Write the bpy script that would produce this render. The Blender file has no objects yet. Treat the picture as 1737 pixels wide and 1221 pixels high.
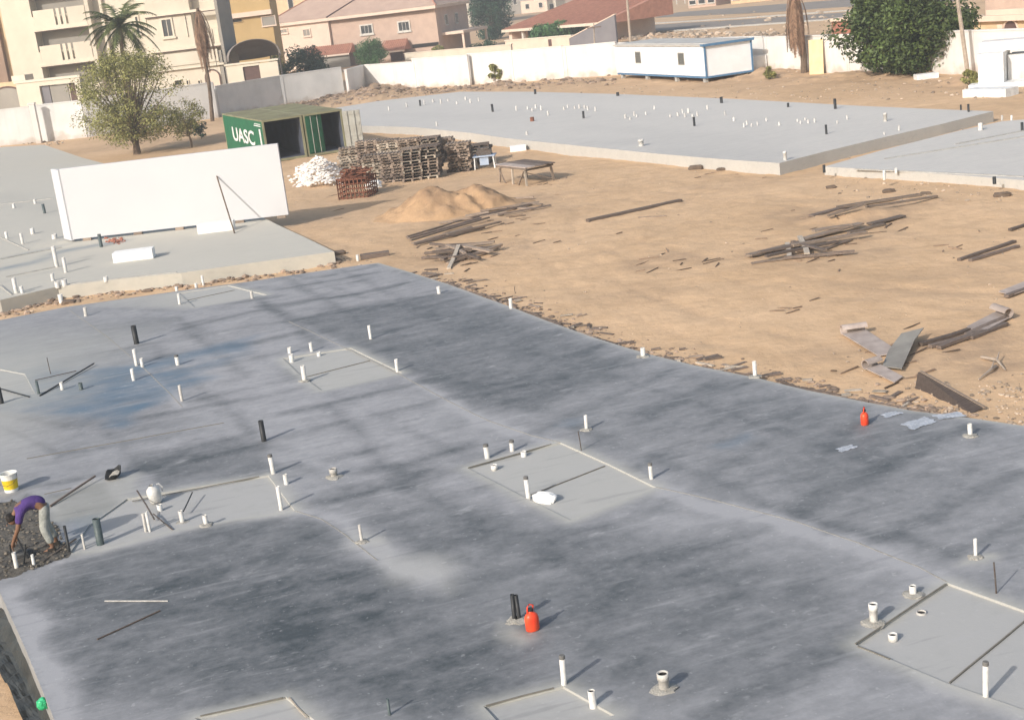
import bpy, bmesh, math, random
import numpy as np
from mathutils import Vector, Matrix, noise
from mathutils.geometry import delaunay_2d_cdt

random.seed(7)
rng = np.random.default_rng(11)
R = math.radians
sc = bpy.context.scene

# ------------------------------------------------------------------ camera
F, ROLL, PITCH, CAM_H = 2400.0, 0.12, R(14.7195), 8.79
cp, sp, cr, sr = math.cos(PITCH), math.sin(PITCH), math.cos(ROLL), math.sin(ROLL)
cam_d = bpy.data.cameras.new('camera')
cam = bpy.data.objects.new('camera', cam_d)
sc.collection.objects.link(cam)
fw = Vector((0, cp, -sp)); up = Vector((0, sp, cp)); rt = Vector((1, 0, 0))
cx_, cy_ = rt * cr - up * sr, rt * sr + up * cr
cam.matrix_world = Matrix(((cx_.x, cy_.x, -fw.x, 0), (cx_.y, cy_.y, -fw.y, 0), (cx_.z, cy_.z, -fw.z, CAM_H), (0, 0, 0, 1)))
cam_d.sensor_width = 36.0
cam_d.lens = 36.0 * F / 1737.0
cam_d.clip_start = 0.5
cam_d.clip_end = 6000
sc.camera = cam

# ------------------------------------------------------------------ light
SUN_AZ, SUN_EL = R(49), R(29)          # direction the shadows run, height of the sun
w = bpy.data.worlds.new('World'); sc.world = w; w.use_nodes = True
nt = w.node_tree; nt.nodes.clear()
sky = nt.nodes.new('ShaderNodeTexSky'); sky.sky_type = 'NISHITA'; sky.sun_disc = False
sky.sun_elevation = SUN_EL; sky.sun_rotation = R(221)
sky.dust_density = 3.0; sky.air_density = 1.2; sky.ozone_density = 1.0
bg = nt.nodes.new('ShaderNodeBackground'); bg.inputs[1].default_value = 0.15
wo = nt.nodes.new('ShaderNodeOutputWorld')
nt.links.new(sky.outputs[0], bg.inputs[0]); nt.links.new(bg.outputs[0], wo.inputs[0])
sl = bpy.data.lights.new('sun', 'SUN'); sl.energy = 3.6; sl.angle = R(1.0); sl.color = (1.0, 0.955, 0.90)
sun = bpy.data.objects.new('sun', sl); sc.collection.objects.link(sun)
sd = Vector((math.cos(SUN_AZ) * math.cos(SUN_EL), math.sin(SUN_AZ) * math.cos(SUN_EL), -math.sin(SUN_EL)))
sun.rotation_euler = sd.to_track_quat('-Z', 'Y').to_euler()
sun.location = (-40, -40, 60)
vs = sc.view_settings
vs.view_transform = 'Standard'; vs.look = 'None'; vs.gamma = 1.0; vs.use_curve_mapping = False
vs.exposure = 0.25

# ------------------------------------------------------------------ projection helpers (pixel of the photograph -> world)
def ray(px, py):
    u, v = px - 868.5, py - 610.5
    a, b = u * cr - v * sr, u * sr + v * cr
    return Vector((a / F, cp - b / F * sp, -sp - b / F * cp))
def P(px, py, z=0.0):
    d = ray(px, py); t = (z - CAM_H) / d.z
    return Vector((d.x * t, d.y * t, z))
def scale_at(p):                       # pixels per metre at a world point
    return F / (p.y * cp + (CAM_H - p.z) * sp)
class Facade:                          # a vertical plane: pixel -> (distance along, height)
    def __init__(s, A, B):
        s.A = Vector((A[0], A[1], 0)); d = Vector((B[0] - A[0], B[1] - A[1], 0)); s.L = d.length
        s.d = d.normalized(); s.n = Vector((s.d.y, -s.d.x, 0)); s.rz = math.atan2(s.d.y, s.d.x)
    def uz(s, px, py):
        r = ray(px, py); C = Vector((0, 0, CAM_H))
        t = (s.A - C).dot(s.n) / r.dot(s.n); h = C + r * t
        return (h - s.A).dot(s.d), h.z

# ------------------------------------------------------------------ materials
def newmat(name):
    m = bpy.data.materials.new(name); m.use_nodes = True
    return m, m.node_tree.nodes, m.node_tree.links, m.node_tree.nodes['Principled BSDF']
def mat(name, col, rough=0.8, col2=None, scale=3.0, bump=0.0, bscale=None, metal=0.0, vary=0.0, world=False, stretch=None, detail=6, lo=0.35, hi=0.65, spec=0.3, attr=None, attr_amt=0.3, dirt=None):
    m, N, Lk, b = newmat(name)
    b.inputs['Roughness'].default_value = rough; b.inputs['Metallic'].default_value = metal
    b.inputs['Specular IOR Level'].default_value = spec
    tc = N.new('ShaderNodeTexCoord')
    src = tc.outputs['Object']
    if world:
        src = N.new('ShaderNodeNewGeometry').outputs['Position']
    if stretch:
        mp = N.new('ShaderNodeMapping'); mp.inputs['Scale'].default_value = stretch
        Lk.new(src, mp.inputs['Vector']); src = mp.outputs[0]
    nz = N.new('ShaderNodeTexNoise'); nz.inputs['Scale'].default_value = scale; nz.inputs['Detail'].default_value = detail
    nz.inputs['Roughness'].default_value = 0.62
    Lk.new(src, nz.inputs['Vector'])
    c2 = col2 if col2 else tuple(c * 0.72 for c in col)
    rp = N.new('ShaderNodeValToRGB'); rp.color_ramp.elements[0].position = lo; rp.color_ramp.elements[1].position = hi
    rp.color_ramp.elements[0].color = (*c2, 1); rp.color_ramp.elements[1].color = (*col, 1)
    Lk.new(nz.outputs['Fac'], rp.inputs[0])
    out = rp.outputs[0]
    if vary > 0 or attr:
        hs = N.new('ShaderNodeHueSaturation'); Lk.new(out, hs.inputs['Color'])
        mr = N.new('ShaderNodeMapRange')
        if attr:
            a = N.new('ShaderNodeAttribute'); a.attribute_name = attr; s_ = a.outputs['Fac']; amt = attr_amt
        else:
            s_ = N.new('ShaderNodeObjectInfo').outputs['Random']; amt = vary
        mr.inputs['To Min'].default_value = 1 - amt; mr.inputs['To Max'].default_value = 1 + amt
        Lk.new(s_, mr.inputs['Value']); Lk.new(mr.outputs[0], hs.inputs['Value']); out = hs.outputs[0]
    if dirt:                               # splashed earth at the foot and rain streaks, world height
        gp = N.new('ShaderNodeNewGeometry'); sx = N.new('ShaderNodeSeparateXYZ'); Lk.new(gp.outputs['Position'], sx.inputs[0])
        nd = N.new('ShaderNodeTexNoise'); nd.inputs['Scale'].default_value = .9; nd.inputs['Detail'].default_value = 7; Lk.new(gp.outputs['Position'], nd.inputs['Vector'])
        ma = N.new('ShaderNodeMath'); ma.operation = 'MULTIPLY_ADD'; ma.inputs[1].default_value = 2.6; ma.inputs[2].default_value = -1.3 + dirt[3]; Lk.new(nd.outputs['Fac'], ma.inputs[0])
        sb = N.new('ShaderNodeMath'); sb.operation = 'SUBTRACT'; Lk.new(ma.outputs[0], sb.inputs[0]); Lk.new(sx.outputs[2], sb.inputs[1])
        rd0 = N.new('ShaderNodeMapRange'); rd0.inputs['From Min'].default_value = -.25; rd0.inputs['From Max'].default_value = .35; rd0.inputs['To Max'].default_value = .55; Lk.new(sb.outputs[0], rd0.inputs['Value'])
        md_ = N.new('ShaderNodeMixRGB'); md_.inputs[2].default_value = (*dirt[:3], 1); Lk.new(rd0.outputs[0], md_.inputs[0]); Lk.new(out, md_.inputs[1]); out = md_.outputs[0]
        mps = N.new('ShaderNodeMapping'); mps.inputs['Scale'].default_value = (1.6, 1.6, .12); Lk.new(gp.outputs['Position'], mps.inputs['Vector'])
        n3 = N.new('ShaderNodeTexNoise'); n3.inputs['Scale'].default_value = 1.1; n3.inputs['Detail'].default_value = 6; Lk.new(mps.outputs[0], n3.inputs['Vector'])
        r3 = N.new('ShaderNodeMapRange'); r3.inputs['From Min'].default_value = .52; r3.inputs['From Max'].default_value = .72; r3.inputs['To Max'].default_value = .12; Lk.new(n3.outputs['Fac'], r3.inputs['Value'])
        md2 = N.new('ShaderNodeMixRGB'); md2.inputs[2].default_value = (*[c * .9 for c in dirt[:3]], 1); Lk.new(r3.outputs[0], md2.inputs[0]); Lk.new(out, md2.inputs[1]); out = md2.outputs[0]
    Lk.new(out, b.inputs['Base Color'])
    if bump > 0:
        n2 = N.new('ShaderNodeTexNoise'); n2.inputs['Scale'].default_value = bscale or scale * 6; n2.inputs['Detail'].default_value = 5
        Lk.new(src, n2.inputs['Vector'])
        bp = N.new('ShaderNodeBump'); bp.inputs['Strength'].default_value = bump; bp.inputs['Distance'].default_value = 0.03
        Lk.new(n2.outputs['Fac'], bp.inputs['Height']); Lk.new(bp.outputs[0], b.inputs['Normal'])
    return m

M = {}
M['pvc'] = mat('white_pvc', (.68, .665, .63), .4, (.50, .48, .44), 8, vary=.08)
M['pvc_far'] = mat('dusty_white_pvc', (.60, .58, .54), .6, (.42, .40, .37), 8, vary=.15)
M['pvc_beige'] = mat('beige_pipe', (.52, .50, .46), .6, (.36, .34, .31), 9, vary=.08)
M['black'] = mat('black_plastic', (.018, .02, .022), .5, (.03, .032, .034), 6)
M['teal_pipe'] = mat('dark_teal_pipe', (.05, .075, .08), .5, (.09, .11, .11), 9)
M['steel'] = mat('dull_steel', (.14, .13, .12), .55, (.09, .06, .045), 12, metal=.4)
M['mortar'] = mat('mortar', (.36, .345, .31), .95, (.26, .245, .215), 9, bump=.6)
M['conc_lip'] = mat('pale_concrete', (.42, .41, .38), .9, (.30, .29, .27), 5, bump=.3)
M['wood'] = mat('weathered_wood', (.33, .26, .205), .85, (.185, .14, .108), 4, bump=.4, vary=.35, stretch=(1, 8, 8))
M['wood_pale'] = mat('pale_wood', (.46, .40, .325), .85, (.29, .245, .195), 5, bump=.3, vary=.28, stretch=(1, 8, 8))
M['wood_dark'] = mat('dark_wood', (.20, .155, .128), .85, (.11, .085, .07), 5, bump=.4, vary=.3, stretch=(1, 8, 8))
M['ply'] = mat('grey_plywood', (.42, .355, .315), .8, (.31, .255, .225), 3, vary=.12, bump=.15)
M['ply_grey'] = mat('film_faced_plywood', (.27, .255, .225), .7, (.20, .185, .165), 2)
M['ply_brown'] = mat('brown_plywood', (.085, .067, .058), .8, (.055, .042, .037), 4, stretch=(1, 6, 6))
M['foam'] = mat('white_foam', (.84, .83, .80), .9, (.74, .73, .70), 3, bump=.2)
M['panel'] = mat('white_panel', (.555, .55, .555), .75, (.53, .53, .54), .7)
M['joint'] = mat('stained_batten', (.20, .185, .155), .9, (.14, .13, .11), 6)
M['capgrey'] = mat('grey_cap', (.16, .155, .145), .7, (.11, .105, .10), 8)
M['plaster'] = mat('white_plaster', (.70, .675, .64), .9, (.61, .58, .54), .55, bump=.25, bscale=4, world=True, lo=.3, hi=.6, dirt=(.36, .27, .20, .35))
M['plaster_grey'] = mat('grey_white_plaster', (.62, .61, .59), .9, (.53, .525, .51), .5, bump=.25, bscale=4, world=True, dirt=(.34, .27, .21, .3))
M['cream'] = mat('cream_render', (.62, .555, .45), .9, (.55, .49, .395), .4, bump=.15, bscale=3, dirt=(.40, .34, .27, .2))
M['cream_lit'] = mat('lit_cream_render', (.66, .59, .475), .9, (.59, .525, .42), .5)  # lighter copy of cream; sunlight on parapets and trim put into the colour
M['grey_and_shade'] = mat('grey_render_and_shade', (.30, .275, .24), .9, (.25, .23, .20), .4)  # grey walls and gates, also painted shade in the balcony recesses
M['yellow'] = mat('ochre_render', (.47, .33, .155), .9, (.42, .29, .13), .4)
M['sandy'] = mat('sandstone_cladding', (.60, .45, .28), .9, (.52, .38, .23), .8)
M['shaded_wall'] = mat('shaded_brown_render', (.30, .21, .155), .9, (.24, .165, .12), .4)  # darkened wall colour standing in for shade on the left edge building
M['pink'] = mat('pink_stone', (.54, .40, .315), .9, (.46, .335, .265), .8, bump=.2, bscale=3)
M['pink_pale'] = mat('pale_pink_trim', (.70, .56, .45), .9, (.63, .5, .40), .8)
M['roof_tile'] = mat('clay_tiles', (.46, .22, .15), .85, (.34, .16, .11), 1.5, bump=.5)
M['roof_pink'] = mat('faded_clay_roof', (.50, .36, .28), .9, (.43, .30, .235), .6)
M['awning'] = mat('grey_canvas', (.23, .205, .19), .9, (.18, .16, .15), .6)
M['greywall'] = mat('dark_grey_render', (.20, .19, .20), .9, (.165, .155, .165), .5)
M['glass'] = mat('window_glass', (.05, .055, .06), .15, (.08, .085, .085), 2, spec=.5)
M['frame'] = mat('white_frame', (.66, .62, .55), .6)
M['dark'] = mat('dark_opening', (.03, .028, .027), .9)
M['door_brown'] = mat('brown_door', (.12, .07, .06), .6)  # doors and gates, also the painted shade strips under ledges
M['cabin'] = mat('cabin_sheet', (.80, .81, .82), .5, (.73, .74, .75), .8)
M['cabin_roof'] = mat('cabin_roof_sheet', (.50, .49, .46), .7, (.42, .40, .37), .8)
M['blue'] = mat('blue_steel', (.09, .20, .34), .5, (.07, .16, .28), 3)
M['cont_green'] = mat('container_green', (.018, .125, .06), .55, (.015, .095, .048), 1.2, bump=.05)
M['cont_roof'] = mat('container_roof_paint', (.25, .25, .15), .8, (.18, .165, .105), .8)
M['cont_in'] = mat('container_inside', (.075, .085, .115), .8, (.05, .055, .075), 1)
M['cont_grey'] = mat('container_door_inside', (.33, .33, .30), .7, (.25, .24, .21), 1.5)
M['white_paint'] = mat('white_paint', (.80, .80, .78), .6)
M['rust'] = mat('rusty_steel', (.21, .085, .05), .9, (.11, .045, .03), 7, bump=.4, vary=.2)
M['bark'] = mat('bark', (.17, .125, .09), .95, (.10, .072, .052), 5, bump=.6)
M['bark_pale'] = mat('pale_timber_pole', (.42, .35, .28), .9, (.30, .24, .19), 4, bump=.4)
M['leaf_olive'] = mat('olive_leaf', (.26, .25, .085), .75, (.195, .19, .065), 2, attr='tone', attr_amt=.5)
M['leaf_dark'] = mat('dark_leaf', (.075, .105, .026), .6, (.046, .07, .019), 2, attr='tone', attr_amt=.6)
M['leaf_mid'] = mat('green_leaf', (.075, .16, .055), .7, (.055, .12, .042), 2, attr='tone', attr_amt=.45)
M['leaf_teal'] = mat('blue_green_leaf', (.032, .075, .042), .7, (.025, .058, .034), 2, attr='tone', attr_amt=.5)
M['frond'] = mat('palm_frond', (.085, .10, .03), .65, (.06, .075, .022), 3, attr='tone', attr_amt=.5)
M['frond_dead'] = mat('dead_frond', (.27, .17, .11), .9, (.17, .10, .065), 3, attr='tone', attr_amt=.45)
M['asphalt'] = mat('asphalt', (.28, .24, .205), .95, (.22, .19, .165), .3, world=True, bump=.2, bscale=3)
M['gravel'] = mat('stone_chips', (.40, .32, .245), .95, (.28, .22, .165), 3, world=True, attr='tone', attr_amt=.5)
M['rubble'] = mat('wet_rubble', (.16, .14, .115), .95, (.10, .088, .072), 3, world=True, attr='tone', attr_amt=.35)
M['wet_mortar'] = mat('wet_mortar', (.125, .112, .092), .75, (.07, .064, .055), 4, world=True, bump=.8, bscale=14)
M['bank'] = mat('bank_rubble', (.30, .225, .17), .95, (.19, .14, .105), 2, world=True, attr='tone', attr_amt=.45)
M['stick'] = mat('broken_sticks', (.26, .185, .13), .9, (.13, .09, .065), 3, attr='tone', attr_amt=.55)
M['scrap'] = mat('white_scrap', (.80, .76, .71), .9, (.68, .62, .56), 3, attr='tone', attr_amt=.2)
M['poly_sheet'] = mat('black_sheeting', (.026, .03, .03), .45, (.055, .058, .055), 2.5, bump=.6, bscale=5)
M['red'] = mat('red_plastic', (.85, .10, .035), .35, (.75, .055, .025), 4)
M['yellow_label'] = mat('yellow_print', (.82, .58, .02), .5)
M['bucket'] = mat('white_bucket', (.80, .79, .75), .4, (.68, .66, .6), 4)
M['greenp'] = mat('green_plastic', (.03, .36, .15), .4, (.05, .5, .22), 8)
M['skin'] = mat('brown_skin', (.20, .105, .065), .6, (.16, .085, .05), 6)
M['purple'] = mat('purple_cloth', (.085, .045, .19), .9, (.06, .032, .14), 9, bump=.5, bscale=30)
M['trouser'] = mat('pale_grey_cloth', (.36, .37, .34), .9, (.22, .23, .21), 9, bump=.5, bscale=30)
M['shoe'] = mat('dark_shoe', (.04, .035, .03), .8)
M['hair'] = mat('black_hair', (.015, .012, .01), .7)
M['tarp_blue'] = mat('pale_blue_sheet', (.40, .47, .58), .6, (.30, .37, .48), 3)
M['film'] = mat('clear_film', (.46, .48, .52), .4, (.31, .325, .35), 6)
M['plank_yellow'] = mat('yellow_board', (.76, .60, .36), .8, (.70, .52, .28), 2)
M['brick_red'] = mat('red_brick', (.36, .15, .105), .9, (.28, .115, .08), 2)

# sand
def sand_material(nm='sand'):
    m, N, Lk, b = newmat(nm)
    b.inputs['Roughness'].default_value = .95; b.inputs['Specular IOR Level'].default_value = .1
    g = N.new('ShaderNodeNewGeometry')
    def nz(scale, det=6, rough=.6):
        n = N.new('ShaderNodeTexNoise'); n.inputs['Scale'].default_value = scale; n.inputs['Detail'].default_value = det; n.inputs['Roughness'].default_value = rough
        Lk.new(g.outputs['Position'], n.inputs['Vector']); return n.outputs['Fac']
    r1 = N.new('ShaderNodeValToRGB')
    r1.color_ramp.elements[0].position = .33; r1.color_ramp.elements[0].color = (.52, .355, .213, 1)
    r1.color_ramp.elements[1].position = .68; r1.color_ramp.elements[1].color = (.63, .44, .275, 1)
    Lk.new(nz(.16, 8), r1.inputs[0])
    r2 = N.new('ShaderNodeValToRGB')
    r2.color_ramp.elements[0].position = .36; r2.color_ramp.elements[0].color = (.74, .71, .68, 1)
    r2.color_ramp.elements[1].position = .56; r2.color_ramp.elements[1].color = (1.03, 1.03, 1.03, 1)
    Lk.new(nz(1.7, 8, .7), r2.inputs[0])
    mx = N.new('ShaderNodeMixRGB'); mx.blend_type = 'MULTIPLY'; mx.inputs[0].default_value = .4
    Lk.new(r1.outputs[0], mx.inputs[1]); Lk.new(r2.outputs[0], mx.inputs[2])
    at = N.new('ShaderNodeAttribute'); at.attribute_name = 'dirt'
    m2 = N.new('ShaderNodeMixRGB'); m2.inputs[2].default_value = (.30, .21, .145, 1)
    mu = N.new('ShaderNodeMath'); mu.operation = 'MULTIPLY'; Lk.new(at.outputs['Fac'], mu.inputs[0])
    r3 = N.new('ShaderNodeValToRGB'); r3.color_ramp.elements[0].position = .3; r3.color_ramp.elements[1].position = .6
    Lk.new(nz(.9, 6), r3.inputs[0]); Lk.new(r3.outputs[0], mu.inputs[1])
    Lk.new(mu.outputs[0], m2.inputs[0]); Lk.new(mx.outputs[0], m2.inputs[1])
    if nm != 'sand':
        m3 = N.new('ShaderNodeMixRGB'); m3.blend_type = 'MULTIPLY'; m3.inputs[0].default_value = 1; m3.inputs[2].default_value = (.74, .70, .66, 1); Lk.new(m2.outputs[0], m3.inputs[1]); m2 = m3
    Lk.new(m2.outputs[0], b.inputs['Base Color'])
    bp = N.new('ShaderNodeBump'); bp.inputs['Strength'].default_value = .7; bp.inputs['Distance'].default_value = .06
    Lk.new(nz(3.2, 7, .65), bp.inputs['Height']); Lk.new(bp.outputs[0], b.inputs['Normal'])
    return m
M['sand'] = sand_material()
M['heap_sand'] = sand_material('building_sand')

def slab_material(name, light, dark, blue=(.095, .155, .215), tan=(.43, .42, .375), ang=25, streak=1.0):
    m, N, Lk, b = newmat(name)
    b.inputs['Specular IOR Level'].default_value = .35
    g = N.new('ShaderNodeNewGeometry')
    mp = N.new('ShaderNodeMapping'); mp.vector_type = 'TEXTURE'; mp.inputs['Rotation'].default_value = (0, 0, R(ang)); mp.inputs['Scale'].default_value = (1.9, 1, 1)
    Lk.new(g.outputs['Position'], mp.inputs['Vector'])
    def nz(scale, det=6, rough=.6, st=False):
        n = N.new('ShaderNodeTexNoise'); n.inputs['Scale'].default_value = scale; n.inputs['Detail'].default_value = det; n.inputs['Roughness'].default_value = rough
        Lk.new(mp.outputs[0] if st else g.outputs['Position'], n.inputs['Vector']); return n.outputs['Fac']
    def mth(op, a, c):
        n = N.new('ShaderNodeMath'); n.operation = op
        for i, x in enumerate((a, c)):
            if isinstance(x, (int, float)): n.inputs[i].default_value = x
            else: Lk.new(x, n.inputs[i])
        return n.outputs[0]
    def attr(n_):
        a = N.new('ShaderNodeAttribute'); a.attribute_name = n_; return a.outputs['Fac']
    s1 = mth('SUBTRACT', nz(.95, 7, .62, True), .5)
    s2 = mth('SUBTRACT', nz(.42, 6, .6), .5)
    s3 = mth('SUBTRACT', nz(4.5, 6, .7), .5)
    v = mth('ADD', mth('MULTIPLY', s1, .38 * streak), mth('MULTIPLY', s2, .28 * streak))
    s4 = mth('SUBTRACT', nz(2.6, 7, .68, True), .5)
    v = mth('ADD', v, mth('MULTIPLY', s3, .7 * streak)); v = mth('ADD', v, mth('MULTIPLY', s4, .5 * streak))
    v = mth('ADD', v, mth('MULTIPLY', attr('wet'), mth('ADD', .65, mth('MULTIPLY', nz(1.9, 9, .7, True), .7))))
    rp = N.new('ShaderNodeValToRGB')
    rp.color_ramp.elements[0].position = 0.0; rp.color_ramp.elements[0].color = (*light, 1)
    rp.color_ramp.elements[1].position = 1.0; rp.color_ramp.elements[1].color = (*dark, 1)
    e = rp.color_ramp.elements.new(.45); e.color = (*[l * .56 + d * .44 for l, d in zip(light, dark)], 1)
    Lk.new(v, rp.inputs[0])
    c = rp.outputs[0]
    def blend(col, fac, base):
        x = N.new('ShaderNodeMixRGB'); x.inputs[2].default_value = (*col, 1); Lk.new(fac, x.inputs[0]); Lk.new(base, x.inputs[1]); return x.outputs[0]
    rb = N.new('ShaderNodeValToRGB'); rb.color_ramp.elements[0].position = .28; rb.color_ramp.elements[1].position = .62
    Lk.new(nz(1.1, 6, .6, True), rb.inputs[0])
    c = blend(tan, attr('tan'), c)
    c = blend(blue, mth('MULTIPLY', attr('blue'), rb.outputs[0]), c)
    rw = N.new('ShaderNodeValToRGB'); rw.color_ramp.elements[0].position = .62; rw.color_ramp.elements[1].position = .74
    rw.color_ramp.elements[1].color = (.5, .5, .5, 1)
    Lk.new(nz(2.3, 5, .65, True), rw.inputs[0])
    c = blend((.42, .42, .42), mth('MULTIPLY', rw.outputs[0], .9 * streak), c)
    mp2 = N.new('ShaderNodeMapping'); mp2.vector_type = 'TEXTURE'; mp2.inputs['Rotation'].default_value = (0, 0, R(ang - 8)); mp2.inputs['Scale'].default_value = (9, 1, 1)
    Lk.new(g.outputs['Position'], mp2.inputs['Vector'])
    ns = N.new('ShaderNodeTexNoise'); ns.inputs['Scale'].default_value = 6.5; ns.inputs['Detail'].default_value = 4; Lk.new(mp2.outputs[0], ns.inputs['Vector'])
    rs = N.new('ShaderNodeValToRGB'); rs.color_ramp.elements[0].position = .60; rs.color_ramp.elements[1].position = .72; Lk.new(ns.outputs['Fac'], rs.inputs[0])
    c = blend((.40, .40, .405), mth('MULTIPLY', rs.outputs[0], .22 * streak), c)
    rd_ = N.new('ShaderNodeValToRGB'); rd_.color_ramp.elements[0].position = .30; rd_.color_ramp.elements[0].color = (1, 1, 1, 1); rd_.color_ramp.elements[1].position = .40; rd_.color_ramp.elements[1].color = (0, 0, 0, 1); Lk.new(ns.outputs['Fac'], rd_.inputs[0])
    c = blend((.07, .075, .085), mth('MULTIPLY', rd_.outputs[0], .18 * streak), c)
    vo = N.new('ShaderNodeTexNoise'); vo.inputs['Scale'].default_value = 11; vo.inputs['Detail'].default_value = 3; Lk.new(g.outputs['Position'], vo.inputs['Vector'])
    rv = N.new('ShaderNodeValToRGB'); rv.color_ramp.elements[0].position = .66; rv.color_ramp.elements[1].position = .72; Lk.new(vo.outputs['Fac'], rv.inputs[0])
    c = blend((.55, .55, .54), mth('MULTIPLY', rv.outputs[0], .22 * streak), c)
    Lk.new(c, b.inputs['Base Color'])
    rr = N.new('ShaderNodeMapRange'); rr.inputs['To Min'].default_value = .85; rr.inputs['To Max'].default_value = .55
    Lk.new(v, rr.inputs['Value']); Lk.new(rr.outputs[0], b.inputs['Roughness'])
    bp = N.new('ShaderNodeBump'); bp.inputs['Strength'].default_value = .22; bp.inputs['Distance'].default_value = .02
    Lk.new(nz(7, 6, .7), bp.inputs['Height']); Lk.new(bp.outputs[0], b.inputs['Normal'])
    return m
M['slab_near'] = slab_material('cured_concrete', (.335, .335, .345), (.055, .064, .068))
M['slab_left'] = slab_material('dry_concrete', (.56, .52, .44), (.29, .275, .24), streak=.6)
M['slab_far'] = slab_material('grey_concrete', (.54, .515, .475), (.31, .30, .285), streak=.7)

# ------------------------------------------------------------------ mesh builder
ORD = ['', 'first', 'second', 'third', 'fourth', 'fifth', 'sixth', 'seventh', 'eighth', 'ninth', 'tenth', 'eleventh', 'twelfth', 'thirteenth', 'fourteenth', 'fifteenth', 'sixteenth', 'seventeenth', 'eighteenth', 'nineteenth', 'twentieth', 'next', 'next']
def front_rank(lst): # rank of each (a, b) from the nearest to the camera
    o_ = sorted(range(len(lst)), key=lambda i: -(lst[i][0][1] + lst[i][1][1])); return {i: ORD[k + 1] for k, i in enumerate(o_)}
class MB:
    def __init__(s): s.v = []; s.f = []; s.m = []
    def add(s, vs, fs, mi=0):
        o = len(s.v); s.v += [tuple(x) for x in vs]; s.f += [tuple(i + o for i in f) for f in fs]; s.m += [mi] * len(fs); return s
    def hexa(s, p, mi=0):               # 8 points: bottom 0-3 ccw, top 4-7
        return s.add(p, [(3, 2, 1, 0), (4, 5, 6, 7), (0, 1, 5, 4), (1, 2, 6, 5), (2, 3, 7, 6), (3, 0, 4, 7)], mi)
    def box(s, x0, x1, y0, y1, z0, z1, mi=0):
        return s.hexa([(x0, y0, z0), (x1, y0, z0), (x1, y1, z0), (x0, y1, z0), (x0, y0, z1), (x1, y0, z1), (x1, y1, z1), (x0, y1, z1)], mi)
    def beam(s, a, b, w, h, upv=(0, 0, 1), mi=0):
        a, b = Vector(a), Vector(b); d = (b - a).normalized(); u = Vector(upv)
        if abs(d.dot(u)) > .98: u = Vector((1, 0, 0))
        x = d.cross(u).normalized() * (w / 2); y = x.cross(d).normalized() * (h / 2)
        return s.hexa([a - x - y, a + x - y, b + x - y, b - x - y, a - x + y, a + x + y, b + x + y, b - x + y], mi)
    def tube(s, pts, rad, seg=8, mi=0, cap=True):
        pts = [Vector(p) for p in pts]; n = len(pts)
        if not isinstance(rad, (list, tuple)): rad = [rad] * n
        vs, fs = [], []
        for i, p in enumerate(pts):
            d = (pts[min(i + 1, n - 1)] - pts[max(i - 1, 0)]).normalized()
            u = Vector((0, 0, 1)) if abs(d.z) < .9 else Vector((1, 0, 0))
            x = d.cross(u).normalized(); y = x.cross(d)
            for k in range(seg):
                a = 2 * math.pi * k / seg; vs.append(p + (x * math.cos(a) + y * math.sin(a)) * rad[i])
        for i in range(n - 1):
            for k in range(seg):
                k2 = (k + 1) % seg; fs.append((i * seg + k, i * seg + k2, (i + 1) * seg + k2, (i + 1) * seg + k))
        if cap: fs += [tuple(range(seg - 1, -1, -1)), tuple((n - 1) * seg + k for k in range(seg))]
        return s.add(vs, fs, mi)
    def lathe(s, prof, seg=16, mi=0, c=(0, 0, 0)):
        vs, fs = [], []
        for r, z in prof:
            for k in range(seg):
                a = 2 * math.pi * k / seg; vs.append((c[0] + r * math.cos(a), c[1] + r * math.sin(a), c[2] + z))
        for i in range(len(prof) - 1):
            for k in range(seg):
                k2 = (k + 1) % seg; fs.append((i * seg + k, i * seg + k2, (i + 1) * seg + k2, (i + 1) * seg + k))
        return s.add(vs, fs, mi)
    def prism(s, poly, z0, z1, mi=0):
        n = len(poly); vs = [(p[0], p[1], z0) for p in poly] + [(p[0], p[1], z1) for p in poly]
        return s.add(vs, [tuple(range(n - 1, -1, -1)), tuple(range(n, 2 * n))] + [(i, (i + 1) % n, n + (i + 1) % n, n + i) for i in range(n)], mi)
    def stone(s, c, r, mi=0, flat=.7):
        t = (1 + 5 ** .5) / 2
        V = [(-1, t, 0), (1, t, 0), (-1, -t, 0), (1, -t, 0), (0, -1, t), (0, 1, t), (0, -1, -t), (0, 1, -t), (t, 0, -1), (t, 0, 1), (-t, 0, -1), (-t, 0, 1)]
        Fc = [(0, 11, 5), (0, 5, 1), (0, 1, 7), (0, 7, 10), (0, 10, 11), (1, 5, 9), (5, 11, 4), (11, 10, 2), (10, 7, 6), (7, 1, 8), (3, 9, 4), (3, 4, 2), (3, 2, 6), (3, 6, 8), (3, 8, 9), (4, 9, 5), (2, 4, 11), (6, 2, 10), (8, 6, 7), (9, 8, 1)]
        q = Matrix.Rotation(random.uniform(0, 6.3), 3, 'Z') @ Matrix.Rotation(random.uniform(0, 6.3), 3, 'X')
        sx, sy = random.uniform(.7, 1.4), random.uniform(.6, 1.1)
        out = []
        for a in V:
            p = q @ Vector(a) * (r / 1.9) * random.uniform(.75, 1.2); out.append((c[0] + p.x * sx, c[1] + p.y * sy, c[2] + p.z * flat))
        return s.add(out, Fc, mi)
    def mesh(s, name, mats, smooth=False):
        me = bpy.data.meshes.new(name); me.from_pydata(s.v, [], s.f)
        for m in (mats if isinstance(mats, (list, tuple)) else [mats]): me.materials.append(m)
        if any(s.m): me.polygons.foreach_set('material_index', s.m)
        if smooth: me.polygons.foreach_set('use_smooth', [True] * len(me.polygons))
        me.update(); return me
col = sc.collection
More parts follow.
